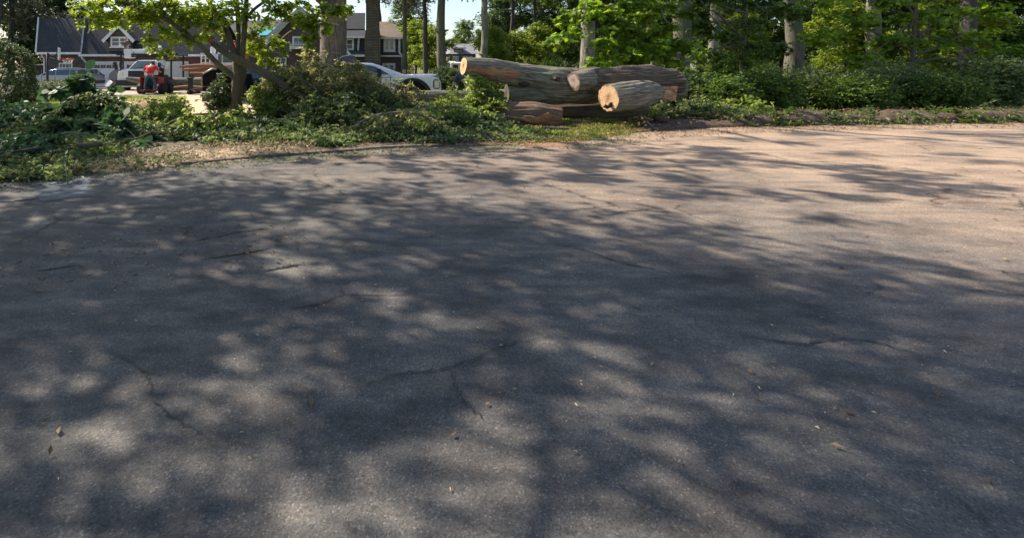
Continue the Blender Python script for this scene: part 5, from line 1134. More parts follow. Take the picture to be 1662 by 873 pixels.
# carried log and split timber
make_log('log', [P(205, 128, 32.6), P(235, 132, 32.8), P(280, 133, 33), P(328, 133, 33)], [px(2.5, 33), px(5.5, 33), px(7, 33), px(7, 33)], 'long log with a splintered pale left end carried in front of the bucket truck', seed=20, sides=24, sub=5, cutL='torn')
make_log('log', [P(282, 144, 31.5), P(300, 143, 31.5), P(330, 145, 31.5)], [px(3, 32), px(4, 32), px(4.5, 32)], 'flat split log resting on the ground left of the black trailer', mat='redwood', seed=21, sides=16, sub=4)
make_log('split_timber', [P(292, 109, 30), P(330, 107, 30), P(372, 110, 30)], [px(1.5, 30), px(3.6, 30), px(4, 30)], 'reddish split trunk slab, topmost of the stack behind the black trailer', mat='redwood', seed=22, sides=16, sub=6, group='reddish split timber stacked behind the trailer')
make_log('split_timber', [P(297, 114, 30.3), P(335, 113, 30.3), P(378, 116, 30.3)], [px(1.5, 30), px(3.2, 30), px(4, 30)], 'reddish split trunk slab in the middle of the stack behind the black trailer', mat='redwood', seed=23, sides=16, sub=6, group='reddish split timber stacked behind the trailer')
make_log('split_timber', [P(308, 120, 30.6), P(340, 121, 30.6), P(378, 123, 30.6)], [px(2.5, 30), px(3.6, 30), px(5, 30)], 'reddish split trunk slab, lowest of the stack behind the black trailer', mat='redwood', seed=24, sides=16, sub=6, group='reddish split timber stacked behind the trailer')
ts = empty('log_bunk', (P(335, 0, 30.4).x, 30.4, 0), 'steel bunk carrying the stack of reddish split timber', 'log rack')
m = MB(); 
for x in (-.9, .9): m.box((x, 0, .45), (.1, .6, .9)); m.box((x, 0, .93), (.12, 1.0, .08))
m.box((0, 0, .12), (2.2, .12, .12)); m.build('frame', M['black'], ts, bevel=.01)

# black dump trailer, rear to camera
YR = 23.3; r_ = YR / F
tr = empty('dump_trailer', (P(356, 0, YR).x, YR, 0), 'black loading trailer with a white edged tailgate beside the young tree', 'trailer')
M['matte'] = plain('matte_black', (0.006, 0.006, 0.007), 0.9, 0.2, 5); M['matte'].node_tree.nodes['Principled BSDF'].inputs['Specular IOR Level'].default_value = .12
def tx(u): return (u - 356) * r_
def tz(v): return CH + (V0 - v) * r_
m = MB(); m.prism([(tx(328), 0, tz(150)), (tx(384), 0, tz(150)), (tx(384), 0, tz(122)), (tx(352), 0, tz(110)), (tx(340), 0, tz(111)), (tx(328), 0, tz(121))], (0, 3.0, 0)); m.build('body', M['matte'], tr, bevel=.05)
m = MB(); m.box((tx(356), -.05, tz(150)), (58 * r_, .12, .05)); m.build('tailgate_edge', M['white'], tr)
m = MB(); m.box((tx(352), .0, tz(158)), (48 * r_, .1, 15 * r_)); m.build('tailgate', plain('olive_panel', (.05, .055, .03), .6, .3, 5), tr, bevel=.02)
m = MB(); m.tube([(tx(330), -.06, tz(120)), (tx(345), -.06, tz(112)), (tx(352), -.06, tz(112.5))], .035, 8); m.tube([(tx(352), -.08, tz(120)), (tx(372), -.08, tz(120)), (tx(378), -.08, tz(130))], .025, 8); m.build('hose', M['steel'], tr, smooth=True)
for u, s in ((332, -1), (380, 1)):
    for y in (1.2, 2.0): wheel(tr, 0, 0, .01, .01) if False else None
    m = MB(); x = tx(u); m.tube([(x - .14, 1.5, .38), (x - .11, 1.5, .38), (x + .11, 1.5, .38), (x + .14, 1.5, .38)], [.34, .38, .38, .34], 22); m.build('wheel', M['rubber'], tr)
m = MB(); m.tube([(tx(361), -.2, tz(168)), (tx(359), -.2, tz(158)), (tx(353), -.2, tz(153))], [.05, .045, .04], 8); m.build('support_leg', M['steel'], tr)
m = MB(); m.box((tx(361), -.2, tz(174) ), (.14, .14, .5)); m.build('jack_foot', M['black'], tr)

# crane truck cab
YK = 33.5; k_ = YK / F
ck = empty('crane_truck', (P(360, 0, YK).x, YK, 0), 'white crane truck cab with big windows behind the split timber', 'truck')
def kx(u): return (u - 360) * k_
def kz(v): return CH + (V0 - v) * k_
m = MB(); m.prism([(kx(340), 0, kz(140)), (kx(395), 0, kz(140)), (kx(395), 0, kz(106)), (kx(340), 0, kz(106))], (0, 3, 0)); m.build('chassis', plain('pale_chassis', (.3, .3, .3), .6), ck, bevel=.05)
m = MB(); m.prism([(kx(352), 0, kz(106)), (kx(380), 0, kz(106)), (kx(380), 0, kz(90)), (kx(373), 0, kz(83)), (kx(356), 0, kz(83)), (kx(352), 0, kz(87))], (0, 1.8, 0)); m.build('cab', M['white'], ck, bevel=.05)
m = MB(); m.prism([(kx(354), -.01, kz(102)), (kx(360), -.01, kz(102)), (kx(360), -.01, kz(88)), (kx(354), -.01, kz(89))], (0, -.02, 0)); m.prism([(kx(362), -.01, kz(102)), (kx(377), -.01, kz(102)), (kx(377), -.01, kz(91)), (kx(372), -.01, kz(87.5)), (kx(362), -.01, kz(87.5))], (0, -.02, 0)); m.build('windshield', M['cglass'], ck)
m = MB()
for u in (324, 331, 338, 344): m.box((kx(u), .3, kz(95)), (1.3 * k_, .08, 17 * k_))
for v in (87, 95, 102): m.box((kx(334), .33, kz(v)), (22 * k_, .08, 1.3 * k_))
m.build('guard_rail', M['white'], ck)
m = MB(); m.tube([(kx(342), .5, kz(88)), (kx(342), .5, kz(76))], .16, 12); m.box((kx(347), .6, kz(95)), (12 * k_, .5, 14 * k_)); m.build('crane_base', M['white'], ck, bevel=.03)
m = MB(); m.tube([(kx(396), .8, kz(106)), (kx(398), .8, kz(70)), (kx(404), .8, kz(58))], .12, 10); m.box((kx(408), .8, kz(57)), (14 * k_, .4, 5 * k_)); m.build('boom', M['red'], ck, bevel=.02)
for u in (345, 388): m = MB(); x = kx(u); m.tube([(x - .15, .8, .48), (x + .15, .8, .48)], .48, 22); m.build('wheel', M['rubber'], ck)

# basketball hoop
YQ = 35.0; q_ = YQ / F
bh = empty('basketball_hoop', (P(77, 0, YQ).x, YQ, 0), 'black basketball post with a backboard seen edge-on and red rim', 'basketball hoop')
def qx(u): return (u - 77) * q_
def qz(v): return CH + (V0 - v) * q_
m = MB(); m.tube([(0, 0, 0), (0, 0, qz(86))], .075, 12); m.build('post', M['black'], bh, smooth=True)
m = MB(); m.tube([(0, 0, qz(88)), (qx(88), 0, qz(93)), (qx(94), 0, qz(97))], .05, 8); m.tube([(0, 0, qz(94)), (qx(94), 0, qz(97.5))], .035, 8); m.tube([(qx(88), 0, qz(93)), (qx(94), 0, qz(84))], .035, 8); m.build('arm', M['black'], bh)
m = MB(); a = .25; m.box((qx(96), 0, qz(88)), (.07, 1.8, 20 * q_), rz=a * 1.9); m.build('backboard', M['white'], bh, bevel=.01)
m = MB(); pts = [(qx(110) + .40 * math.cos(t), .23 * math.sin(t), qz(96.5)) for t in [2 * math.pi * i / 20 for i in range(21)]]; m.tube(pts, .045, 6, False); m.box((qx(101), 0, qz(96.5)), (.25, .3, .1)); m.build('rim', M['red'], bh)
m = MB()
for i in range(10):
    t = 2 * math.pi * i / 10; t2 = t + .6; t3 = t - .6
    for tt in (t2, t3): m.tube([(qx(110) + .38 * math.cos(t), .21 * math.sin(t), qz(96.5)), (qx(110) + .24 * math.cos(tt), .16 * math.sin(tt), qz(102.5))], .014, 4, False)
m.build('net', M['white'], bh)
m = MB(); m.box((0, .2, .12), (.9, 1.2, .24)); m.build('base', M['black'], bh, bevel=.05)

# ================================================================== PEOPLE
def skin(name, vs, es, rs, m, parent, root_i=0, sub=1):
    me = bpy.data.meshes.new(name + '_sk'); me.from_pydata(vs, es, []); o = bpy.data.objects.new(name + '_sk', me); COL.objects.link(o)
    md = o.modifiers.new('s', 'SKIN'); md.use_smooth_shade = True
    for i, r in enumerate(rs):
        me.skin_vertices[0].data[i].radius = r if hasattr(r, '__len__') else (r, r); me.skin_vertices[0].data[i].use_root = (i == root_i)
    sb_ = o.modifiers.new('d', 'SUBSURF'); sb_.levels = sub; sb_.render_levels = sub
    dg = bpy.context.evaluated_depsgraph_get(); me2 = bpy.data.meshes.new_from_object(o.evaluated_get(dg)); bpy.data.objects.remove(o)
    me2.name = name; me2.materials.clear(); return link(name, me2, m, parent, True)
def person(loc, rz, label, J, shirt, trousers, hairm='hair', cap=None, bare=False, wide=1.0, shorts=False, sleeves=False):
    """J: joints. pelvis chest neck head elbowL handL elbowR handR kneeL footL kneeR footR (x right, y back, z up; faces -y)"""
    root = empty('person', loc, label, 'person', rz=rz)
    J = {k: Vector((v[0] * wide, v[1], v[2])) for k, v in J.items()}
    p, c, n, h = J['pelvis'], J['chest'], J['neck'], J['head']; up = (h - n).normalized()
    fw = Vector((0, -1, 0)); fw = (fw - up * fw.dot(up)).normalized()
    V = [p, p.lerp(c, .5), c, n, h - up * .03, h + up * .09]; E = [(0, 1), (1, 2), (2, 3), (3, 4), (4, 5)]; Rr = [(.15 * wide, .11), (.14 * wide, .10), (.17 * wide, .115), .055, (.075, .09), (.07, .08)]
    hp = {}
    for s, S_ in ((-1, 'L'), (1, 'R')):
        sh = c + (n - c) * .55 + Vector((s * .19 * wide, 0, 0)); e = J['elbow' + S_]; w_ = J['hand' + S_]; i = len(V)
        V += [sh, sh.lerp(e, .5), e, w_]; E += [(2, i), (i, i + 1), (i + 1, i + 2), (i + 2, i + 3)]; Rr += [.062, .05, .042, .028]
        d = (w_ - e).normalized(); V.append(w_ + d * .07); E.append((i + 3, i + 4)); Rr.append((.04, .018)); hnd = i + 4
        sd = d.cross(Vector((0, 1, 0.2))).normalized()
        for f in range(4):
            o_ = sd * (.03 - .02 * f); a = w_ + d * .085 + o_; L_ = (.07, .08, .075, .055)[f]
            j = len(V); V += [a, a + d * L_ * .5 + fw * .008, a + d * L_ * .9 + fw * .03]; E += [(hnd, j), (j, j + 1), (j + 1, j + 2)]; Rr += [.009, .009, .007]
        j = len(V); V += [w_ + d * .03 + sd * .045 + fw * .01, w_ + d * .07 + sd * .065 + fw * .02]; E += [(i + 3, j), (j, j + 1)]; Rr += [.011, .009]
        k = J['knee' + S_]; f = J['foot' + S_]; hj = p + Vector((s * .10 * wide, 0, -.06)); i = len(V)
        V += [hj, hj.lerp(k, .5), k, k.lerp(f, .35), f]; E += [(0, i), (i, i + 1), (i + 1, i + 2), (i + 2, i + 3), (i + 3, i + 4)]; Rr += [.095, .08, .058, .056, .035]
        fd = J.get('toe' + S_, f + Vector((0, -.16, -.04))); V.append(fd); E.append((i + 4, i + 5)); Rr.append((.045, .025)); hp[S_] = (sh, e, w_, hj, k, f, fd)
    # nose
    j = len(V); V.append(h + fw * .105 + up * .02); E.append((4, j)); Rr.append(.012)
    skin('body', V, E, Rr, M['skin'], root)
    m = MB()
    for s in (-1, 1): m.ball(h + fw * .082 + up * .045 + Vector((s * .03, 0, 0)), .011, 8, 6)
    m.build('eye', M['eye'], root, True)
    m = MB(); m.ball(h - fw * .095 + up * .04 + fw * .085, (.088, .098, .10), 14, 8); hr = h
    if cap:
        m = MB(); m.ball(h + up * .075, (.098, .105, .075), 14, 8); m.tube([h + up * .07 + fw * .07, h + up * .06 + fw * .18], [.07, .05], 10, squash=.2); m.build('cap', M[cap], root, True)
        m = MB(); m.ball(h + up * .03 - fw * .03, (.088, .085, .085), 12, 8); m.build('hair', M[hairm], root, True)
    else:
        m = MB(); m.ball(h + up * .055 - fw * .022, (.092, .098, .098), 14, 8); m.build('hair', M[hairm], root, True)
    if not bare:
        V = [p + Vector((0, 0, -.02)), p.lerp(c, .5), c, n - up * .03]; E = [(0, 1), (1, 2), (2, 3)]; Rr = [(.18 * wide, .15), (.18 * wide, .145), (.21 * wide, .16), .065]
        for S_ in 'LR':
            sh, e, w_, *_r = hp[S_]; i = len(V); end = w_ if sleeves else e.lerp(sh, .15)
            V += [sh, sh.lerp(e, .5), end]; E += [(2, i), (i, i + 1), (i + 1, i + 2)]; Rr += [.082, .068, .06 if not sleeves else .042]
        skin('shirt', V, E, Rr, M[shirt], root)
    V = [p + Vector((0, 0, .05)), p]; E = [(0, 1)]; Rr = [(.16 * wide, .12), (.17 * wide, .13)]
    for S_ in 'LR':
        _, _, _, hj, k, f, _ = hp[S_]; i = len(V); end = f.lerp(k, .12) if not shorts else k.lerp(hj, .1)
        V += [hj, hj.lerp(k, .5), k if not shorts else k.lerp(hj, .15)]; E += [(1, i), (i, i + 1), (i + 1, i + 2)]; Rr += [.112, .098, .078 if not shorts else .09]
        if not shorts: V.append(end); E.append((i + 2, i + 3)); Rr.append(.062)
    skin('trousers' if not shorts else 'shorts', V, E, Rr, M[trousers], root)
    for S_ in 'LR':
        f, fd = hp[S_][5], hp[S_][6]; m = MB(); m.tube([f + (f - fd).normalized() * .06 + Vector((0, 0, -.02)), f + Vector((0, 0, -.01)), f.lerp(fd, .6), fd + (fd - f).normalized() * .05], [.045, .052, .05, .03], 10); m.build('shoe', M['black'], root, True)
    return root
ST = dict(pelvis=(0, 0, .93), chest=(0, 0, 1.28), neck=(0, 0, 1.47), head=(0, -.01, 1.58), elbowL=(-.26, .02, 1.1), handL=(-.27, -.08, .86), elbowR=(.26, .02, 1.1), handR=(.27, -.08, .86), kneeL=(-.12, -.02, .5), footL=(-.13, .02, .09), kneeR=(.12, -.02, .5), footR=(.13, .02, .09))
def pose(**k): d = dict(ST); d.update(k); return d
# operator: stands on the platform, back to the camera, leaning forward over the controls (local front = -y, turned to face away)
ps = P(243, 0, 30.1)
person((ps.x, 30.15, lz(149)), math.pi, 'person in red t-shirt and blue jeans riding the red mini loader, back turned', pose(
    chest=(0, -.10, 1.25), neck=(0, -.19, 1.40), head=(0, -.27, 1.48), pelvis=(0, .06, .92), elbowL=(-.34, -.12, 1.08), handL=(-.30, -.42, 1.05), elbowR=(.34, -.12, 1.08), handR=(.26, -.42, 1.05),
    kneeL=(-.2, -.04, .5), footL=(-.2, .08, .09), kneeR=(.2, -.04, .5), footR=(.2, .08, .09)), 'redcloth', 'denim', cap='black', wide=1.25)
bpy.data.objects['person'].scale = (1.08, 1.08, 1.08)
ps = P(205, 0, 36.9)
person((P(204, 0, 36.15).x, 36.15, 2.13), 0, 'person in dark top and red cap standing in the raised bucket', pose(elbowL=(-.34, -.05, 1.15), handL=(-.3, -.3, 1.05), elbowR=(.34, -.05, 1.15), handR=(.3, -.3, 1.05), kneeL=(-.1, -.05, .5), kneeR=(.1, -.05, .5)), 'greycloth', 'denim', cap='red', wide=1.1)
bpy.data.objects['person.001'].scale = (.8, .8, .8)
ps = P(380, 0, 34.4)
person((ps.x, 34.5, kz(83) - .55), 2.4, 'person in red shirt up behind the crane truck cab', pose(), 'redcloth', 'denim', cap='red', sleeves=True)
bpy.data.objects['person.002'].scale = (.72, .72, .72)
ps = P(669, 0, 22.8)
person((ps.x, 22.8, -.17), .3, 'person with blond hair and pale pink top standing behind the pickup hood', pose(), 'pinkcloth', 'khaki', hairm='blond', wide=1.3)
ps = P(656, 0, 23.6)
person((ps.x, 23.6, -.28), -.2, 'person mostly hidden behind the pickup hood, left of the blond one', pose(), 'khaki', 'khaki', hairm='blond', wide=1.3)
ps = P(742, 0, 22.5)
person((ps.x, 22.5, 0), 1.2, 'person in navy t-shirt and shorts bending forward beside the log pile', pose(pelvis=(0, .12, .90), chest=(0, -.06, 1.16), neck=(0, -.2, 1.28), head=(0, -.29, 1.36), elbowL=(-.24, -.3, .98), handL=(-.18, -.45, .80), elbowR=(.26, -.28, .98), handR=(.18, -.45, .80)), 'navycloth', 'navycloth', shorts=True, wide=1.35)

# small lawn lamp stake
lk = empty('garden_stake', (P(176, 0, 27).x, 27, 0), 'thin dark garden lamp stake on the lawn edge', 'garden lamp')
MB().tube([(0, 0, 0), (.02, 0, .55)], .015, 6).build('stake', M['black'], lk); MB().ball((.02, 0, .56), (.16, .16, .05), 12, 6).build('lamp_head', M['black'], lk)
#PART3
# ================================================================== TREES AND SHRUBS
def make_tree(name, x, y, H, r0, blobs, label, leaf, ls, dens, barkm='treebark', lean=(0, 0), seed=0, limbs=9, spr=.6, k=8, shape='diamond', group=None, limb_lo=.35, clump=6, droop=.3, width=.55, forks=()):
    """blobs local: (cx,cy,cz,rx,ry,rz)"""
    rng = np.random.default_rng(seed); pr = random.Random(seed); root = empty(name, (x, y, 0), label, 'tree', group)
    top = Vector((lean[0], lean[1], H)); pts = [Vector((0, 0, -.1)), Vector((0, 0, .25)), Vector((lean[0] * .06, lean[1] * .06, 1.0)), top * .3 + Vector((pr.uniform(-.1, .1), 0, 0)), top * .6 + Vector((pr.uniform(-.15, .15), 0, 0)), top]
    q, r = smooth_path(pts, [r0 * 1.7, r0 * 1.25, r0, r0 * .88, r0 * .65, r0 * .25], 5)
    q = [p + Vector((mn.noise(Vector((x, p.z * .5, seed))) * r0 * .5, 0, 0)) for p in q]; r = [a_ * (1 + .09 * mn.noise(Vector((seed, p.z * 1.1, 3)))) for a_, p in zip(r, q)]
    MB().tube(q, r, 24, True, .05, pr).build('trunk', M[barkm], root, smooth=True)
    for i in range(3):
        zz = pr.uniform(1.0, H * .4); a_ = pr.uniform(3.3, 6.1); c0 = top * (zz / H); dv = Vector((math.cos(a_), math.sin(a_), .3)); MB().tube([c0 + dv * r0 * .6, c0 + dv * r0 * 1.15, c0 + dv * r0 * (1.5 + pr.random())], [r0 * .32, r0 * .2, r0 * .13], 8, True, .1, pr).build('limb_stub', M[barkm], root)
    for i in range(limbs):
        b = pr.choice(blobs); t = pr.uniform(limb_lo, .85); s = top * t; e = Vector((b[0] + pr.uniform(-.7, .7) * b[3], b[1] + pr.uniform(-.7, .7) * b[4], b[2] + pr.uniform(-.3, .5) * b[5]))
        pp = wob(pr, s, e, 4, .06); rl = r0 * (1 - t) * .55 + .03; q, r = smooth_path(pp, [rl, rl * .8, rl * .6, rl * .4, rl * .15], 3)
        MB().tube(q, r, 7).build('limb', M[barkm], root, smooth=True)
    bl_ = [(np.array([b[0] + x, b[1] + y, b[2]]), (b[3], b[4], b[5])) for b in blobs]
    if bl_: leafobj('crown', blob_leaves(rng, bl_, dens, spr, k, ls, droop, .2, clump), M[leaf], root, shape=shape, width=width)
    return root
def U(u, Y): return (u - U0) / F * Y
# great bare trunk
gt = empty('great_trunk', (U(541, 25), 25, 0), 'massive straight trunk, bare of limbs low down, standing between gable and chimney', 'tree')
q, r = smooth_path([Vector((0, 0, -.1)), Vector((0, 0, .6)), Vector((0, 0, 2)), Vector((.02, 0, 5)), Vector((.05, 0, 9))], [.95, .70, .62, .60, .55], 8)
MB().tube(q, r, 40, True, .03, rr).build('trunk', M['barkbrown'], gt, smooth=True)
MB().tube([(.1, 0, 4.6), (-.6, -1, 5.6), (-1.5, -2, 6.6)], [.22, .17, .1], 10).build('limb', M['treebark'], gt, smooth=True)

branch(gt, 'limb', [(541, -120), (512, -95), (500, -50), (512, -12), (526, 6), (541, 18), (548, 28)], [9, 8.5, 8, 7.5, 6.5, 5, 2.5], 24.2, M['darkbark'], 12, [.8, .2, 0, 0, 0, 0, 0])
dapple_blobs = [(-.5, 19, 12.6, 1.6), (1.2, 17.6, 13.0, 1.5), (-2.6, 17.2, 12.0, 1.5), (2.4, 20, 13.6, 1.6), (3.6, 18.2, 12.4, 1.3), (.2, 15.8, 12.2, 1.3)]  # unseen leafy top, added to dapple the road at the far right
for x_, y_, z_, r_ in dapple_blobs[:4]: MB().tube(wob(rr, (.05, 0, 8.6), (x_ + 1.7, y_ - 25, z_), 4, .05), [.3, .22, .15, .09, .04], 8).build('limb', M['treebark'], gt, smooth=True)
leafobj('crown', blob_leaves(np.random.default_rng(77), [(np.array((x_, y_, z_)), (r_, r_, r_ * .55)) for x_, y_, z_, r_ in dapple_blobs], 30, .5, 8, .16, .3, .2, 7), M['lf_bg'], gt)
hi = lambda z, r_, n, seed, lo=.0: [(math.cos(a + seed) * r_ * .6, math.sin(a + seed) * r_ * .6, z + ((i * 37 + seed) % 7) * .35 - lo, r_ * .55, r_ * .55, r_ * .36) for i, a in enumerate([6.28 * k / n for k in range(n)])] + [(0, 0, z + r_ * .6, r_ * .7, r_ * .7, r_ * .4)]
# single trunks seen on the right of the house
for u, Y, wpx, H, bm, leaf, z0, lab, sd in (
    (690, 50, 8.5, 17, 'darkbark', 'needlegrey', 6.6, 'slim dark straight trunk just right of the tan roofed wing', 1),
    (716, 46, 15, 18, 'treebark', 'lf_bg', 6.2, 'thicker grey trunk right of the slim dark one, beside the dark shrub', 2),
    (786, 36, 12, 17, 'palebark', 'lf_bg', 5.4, 'straight trunk rising behind the split left end of the forked trunk', 3),
    (952, 27, 23, 16, 'palebark', 'lf_maple', 6.5, 'stout pale trunk behind the middle of the log pile', 4),
    (1104, 29, 29, 17, 'treebark', 'lf_bg', 6.5, 'broadest grey trunk behind the right end of the log pile', 5),
    (1161, 38, 18, 17, 'palebark', 'lf_bg', 7.5, 'pale dappled trunk at the right beyond the broadest one', 6),
    (1010, 45, 8, 16, 'darkbark', 'lf_bg', 6.5, 'thin dark trunk behind the sunlit maple leaves', 7),
    (830, 62, 7, 17, 'darkbark', 'lf_bg', 8.5, 'thin dark trunk deep in the wood above the knot hole', 8),
    (870, 66, 6, 16, 'darkbark', 'lf_bg', 8.0, 'very thin trunk deep in the wood left of the stout pale one', 9),
    (614, 64, 10, 18, 'darkbark', 'needlegrey', 9.5, 'conifer with grey green needles behind the stone chimney', 10),
    (655, 56, 8, 17, 'treebark', 'needlegrey', 6.0, 'conifer with drooping grey needles over the tan roofed wing', 11),
    (1290, 30, 26, 16, 'treebark', 'lf_bg', 6.5, 'grey trunk just outside the right edge of the log scene', 12),
    (1420, 38, 22, 16, 'palebark', 'lf_bg', 6.5, 'pale trunk far to the right behind the shrubs', 13),
    (1570, 30, 22, 16, 'darkbark', 'lf_bg', 5.5, 'dark trunk at the far right end of the road', 14)):
    r0 = px(wpx, Y) / 2
    make_tree('tall_tree', U(u, Y), Y, H, r0, hi(z0 + 2.5, 4.2, 5, sd), lab, leaf, .26, 55, bm, lean=((sd % 3 - 1) * .3, 0), seed=100 + sd, limbs=8, spr=.7, limb_lo=.5)
# dark conifers at the left
make_tree('conifer', U(15, 46), 46, 17, .26, [(-.5, 0, 7.5, 3.2, 3, 2.0), (.5, 0, 10, 3, 3, 2), (-2.6, 0, 5.5, 1.6, 2, .8), (2.4, 1, 6.2, 1.6, 2, .7), (1, 0, 4.4, 1.0, 1, .4)], 'dark trunked conifer with bare lower limbs above the rounded shrub', 'needle', .24, 60, 'darkbark', (.6, 0), 61, 12, .6, limb_lo=.25)
make_tree('conifer', U(-22, 44), 44, 17, .34, [(0, 0, 9, 3, 3, 2), (-1, 0, 6.5, 2.2, 2, 1.0)], 'leaning grey conifer at the far left edge', 'needle', .24, 60, 'darkbark', (2.6, 0), 62, 10, .6, limb_lo=.3)
make_tree('conifer', U(48, 58), 58, 18, .4, [(0, 0, 3.0, 1.8, 1.6, 1.8), (0, 0, 6, 2.1, 2, 2.2), (.2, 0, 9.5, 2, 2, 2.4), (0, 0, 13, 1.6, 1.6, 2)], 'dense dark conifer close against the left end of the garage', 'lf_dark', .24, 170, 'darkbark', (0, 0), 63, 5, .5)
make_tree('conifer', U(100, 62), 62, 17, .35, [(0, 0, 7, 4, 3, 2.4), (0, 0, 10.5, 4, 3, 2.6), (-1, 0, 13.5, 3, 3, 2)], 'dark tree rising behind the left roof of the garage', 'lf_dark', .26, 110, 'darkbark', (0, 0), 64, 6, .6)
# background wood: prototypes, then copies
PRO = []
for i, (blobs, leaf, lab) in enumerate((
    ([(0, 0, 4, 3.2, 3, 2.2), (2.4, 0, 6.5, 2.6, 2.6, 1.8), (-2.4, 0, 7, 2.8, 2.6, 1.9), (0, 0, 9.5, 3.6, 3.2, 2.2), (1, 0, 12.5, 2.6, 2.6, 1.6)], 'lf_bg', ''),
    ([(-2, 0, 3.5, 2.2, 2.2, 1.3), (2.2, 0, 4.5, 2.2, 2.2, 1.4), (0, 0, 7.5, 3.6, 3, 1.8), (-2, 0, 10.5, 2.6, 2.6, 1.6), (2.2, 0, 11.0, 2.4, 2.4, 1.5)], 'lf_dark', ''),
    ([(0, 0, 2.6, 2.8, 2.4, 1.5), (1.8, 0, 4.8, 2, 2, 1.1), (-1.6, 0, 5.4, 2, 2, 1.1), (0, 0, 7.2, 2.4, 2.2, 1.2)], 'lf_bg2', ''))):
    PRO.append((blobs, leaf))
protos = {}
def wood(kind, u, Y, sc, rz, label):
    if kind not in protos:
        bl_, lf = PRO[kind]; protos[kind] = make_tree('broadleaf_tree', U(u, Y), Y, (14, 14, 9)[kind], (.24, .22, .14)[kind], bl_, label, lf, .30, (95, 85, 110)[kind], 'darkbark', (.3, 0), 200 + kind, 9, .7, group='trees of the wood behind')
        o = protos[kind]
    else:
        o = copy_tree(protos[kind]); o.location = (U(u, Y), Y, 0); o['label'] = label
    o.rotation_euler = (0, 0, rz); o.scale = (sc * 1.05, sc, sc)
WL = [(0, -60, 60, 1.1, 0, 'leafy tree at the far left behind the conifers'), (1, 20, 72, 1.2, 1, 'dark tree behind the leaning conifer'), (1, 75, 78, 1.2, 2, 'dark tree behind the garage ridge at the left'),
      (0, 665, 95, 1.0, 3, 'tree behind the tan roofed wing'), (2, 675, 74, .95, .5, 'bright low tree just right of the tan roofed wing'), (2, 703, 68, .8, 2.5, 'small bright tree between the slim and the thicker trunk'),
      (0, 752, 118, .85, 1.2, 'small far tree below the sky gap beside the distant house'), (1, 826, 74, 1.15, 3.3, 'dark spreading tree right of the sky gap'), (0, 812, 92, 1.0, 5, 'tree with drooping boughs behind the distant house'), (2, 800, 48, .62, 1, 'bright low tree above the forked trunk'),
      (2, 838, 52, .6, 3, 'light shrub-like tree left of the scrap of brick house'), (2, 872, 58, .75, 4, 'light tree above the scrap of brick house'), (1, 880, 84, 1.2, 1, 'dark tree deep in the wood left of the stout pale trunk'),
      (0, 925, 70, 1.1, 2, 'tall leafy tree behind the stout pale trunk'), (1, 975, 60, 1.0, 4, 'dark tree behind the sunlit maple leaves'), (0, 1030, 66, 1.1, 5, 'tree in the wood between maple and broadest trunk'),
      (1, 1080, 56, 1.0, 2, 'dark tree behind the broadest trunk'), (2, 1060, 44, .6, 3, 'low leafy tree behind the sunlit sawn log'), (0, 1135, 64, 1.1, 1, 'tree between the broadest and the dappled trunk'),
      (1, 1190, 54, 1.0, 0, 'dark tree right of the dappled trunk'), (2, 1200, 42, .7, 1.4, 'low leafy tree at the right beyond the soil bank'), (0, 1270, 58, 1.1, 2.2, 'tree right of the log scene, first of the far row'),
      (1, 1330, 50, 1.0, 1.9, 'dark tree behind the grey trunk at the right'), (2, 1370, 40, .8, .3, 'low bright tree between the right hand trunks'), (0, 1430, 54, 1.1, 4.4, 'tree behind the pale trunk far right'),
      (1, 1500, 48, 1.0, 3.7, 'dark tree near the far right trunk'), (2, 1545, 38, .8, 2, 'low tree left of the far right trunk'), (0, 1600, 46, 1.0, .8, 'leafy tree behind the far right trunk'), (1, 1690, 44, 1.0, .2, 'dark tree closing the view at the right edge'),
      (1, 1150, 84, 1.3, 2, 'large dark tree far behind the dappled trunk'), (1, 1010, 88, 1.3, 5, 'large dark tree far behind the maple'), (0, 1390, 80, 1.3, 0, 'large tree far behind the right hand trunks'), (0, 1540, 74, 1.3, 1, 'large tree far behind the far right trunk'),
      (1, 150, 74, .82, 2, 'dark tree rising behind the garage roof near the dormer'), (0, 225, 78, .78, 1, 'leafy tree top above the garage ridge right of the dormer'), (0, 300, 80, .74, 3, 'tree top above the right end of the garage'), (0, 440, 92, .72, 2, 'tree top behind the pointed brick gable'), (0, 350, 90, .8, 4, 'tree behind the tarpaulined roof')]
for a in WL: wood(*a)
# far wood reading as one mass
rngw = np.random.default_rng(5); fb_ = []
for i in range(64):
    u = rngw.uniform(-200, 1900); 
    if 722 < u < 790 or 395 < u < 540: continue
    Y = rngw.uniform(115, 135); fb_.append((np.array([U(u, Y), Y, rngw.uniform(2, 8)]), (7, 5, 4.5)))
for u in (728, 742, 760, 775, 790): fb_.append((np.array([U(u, 126), 126, 1.2]), (4, 4, 2.2)))
o = leaf_mesh('far_wood', *blob_leaves(rngw, fb_, 14, 1.2, 6, .6, .3, .2, 5), M['lf_bg']); o['kind'] = 'stuff'

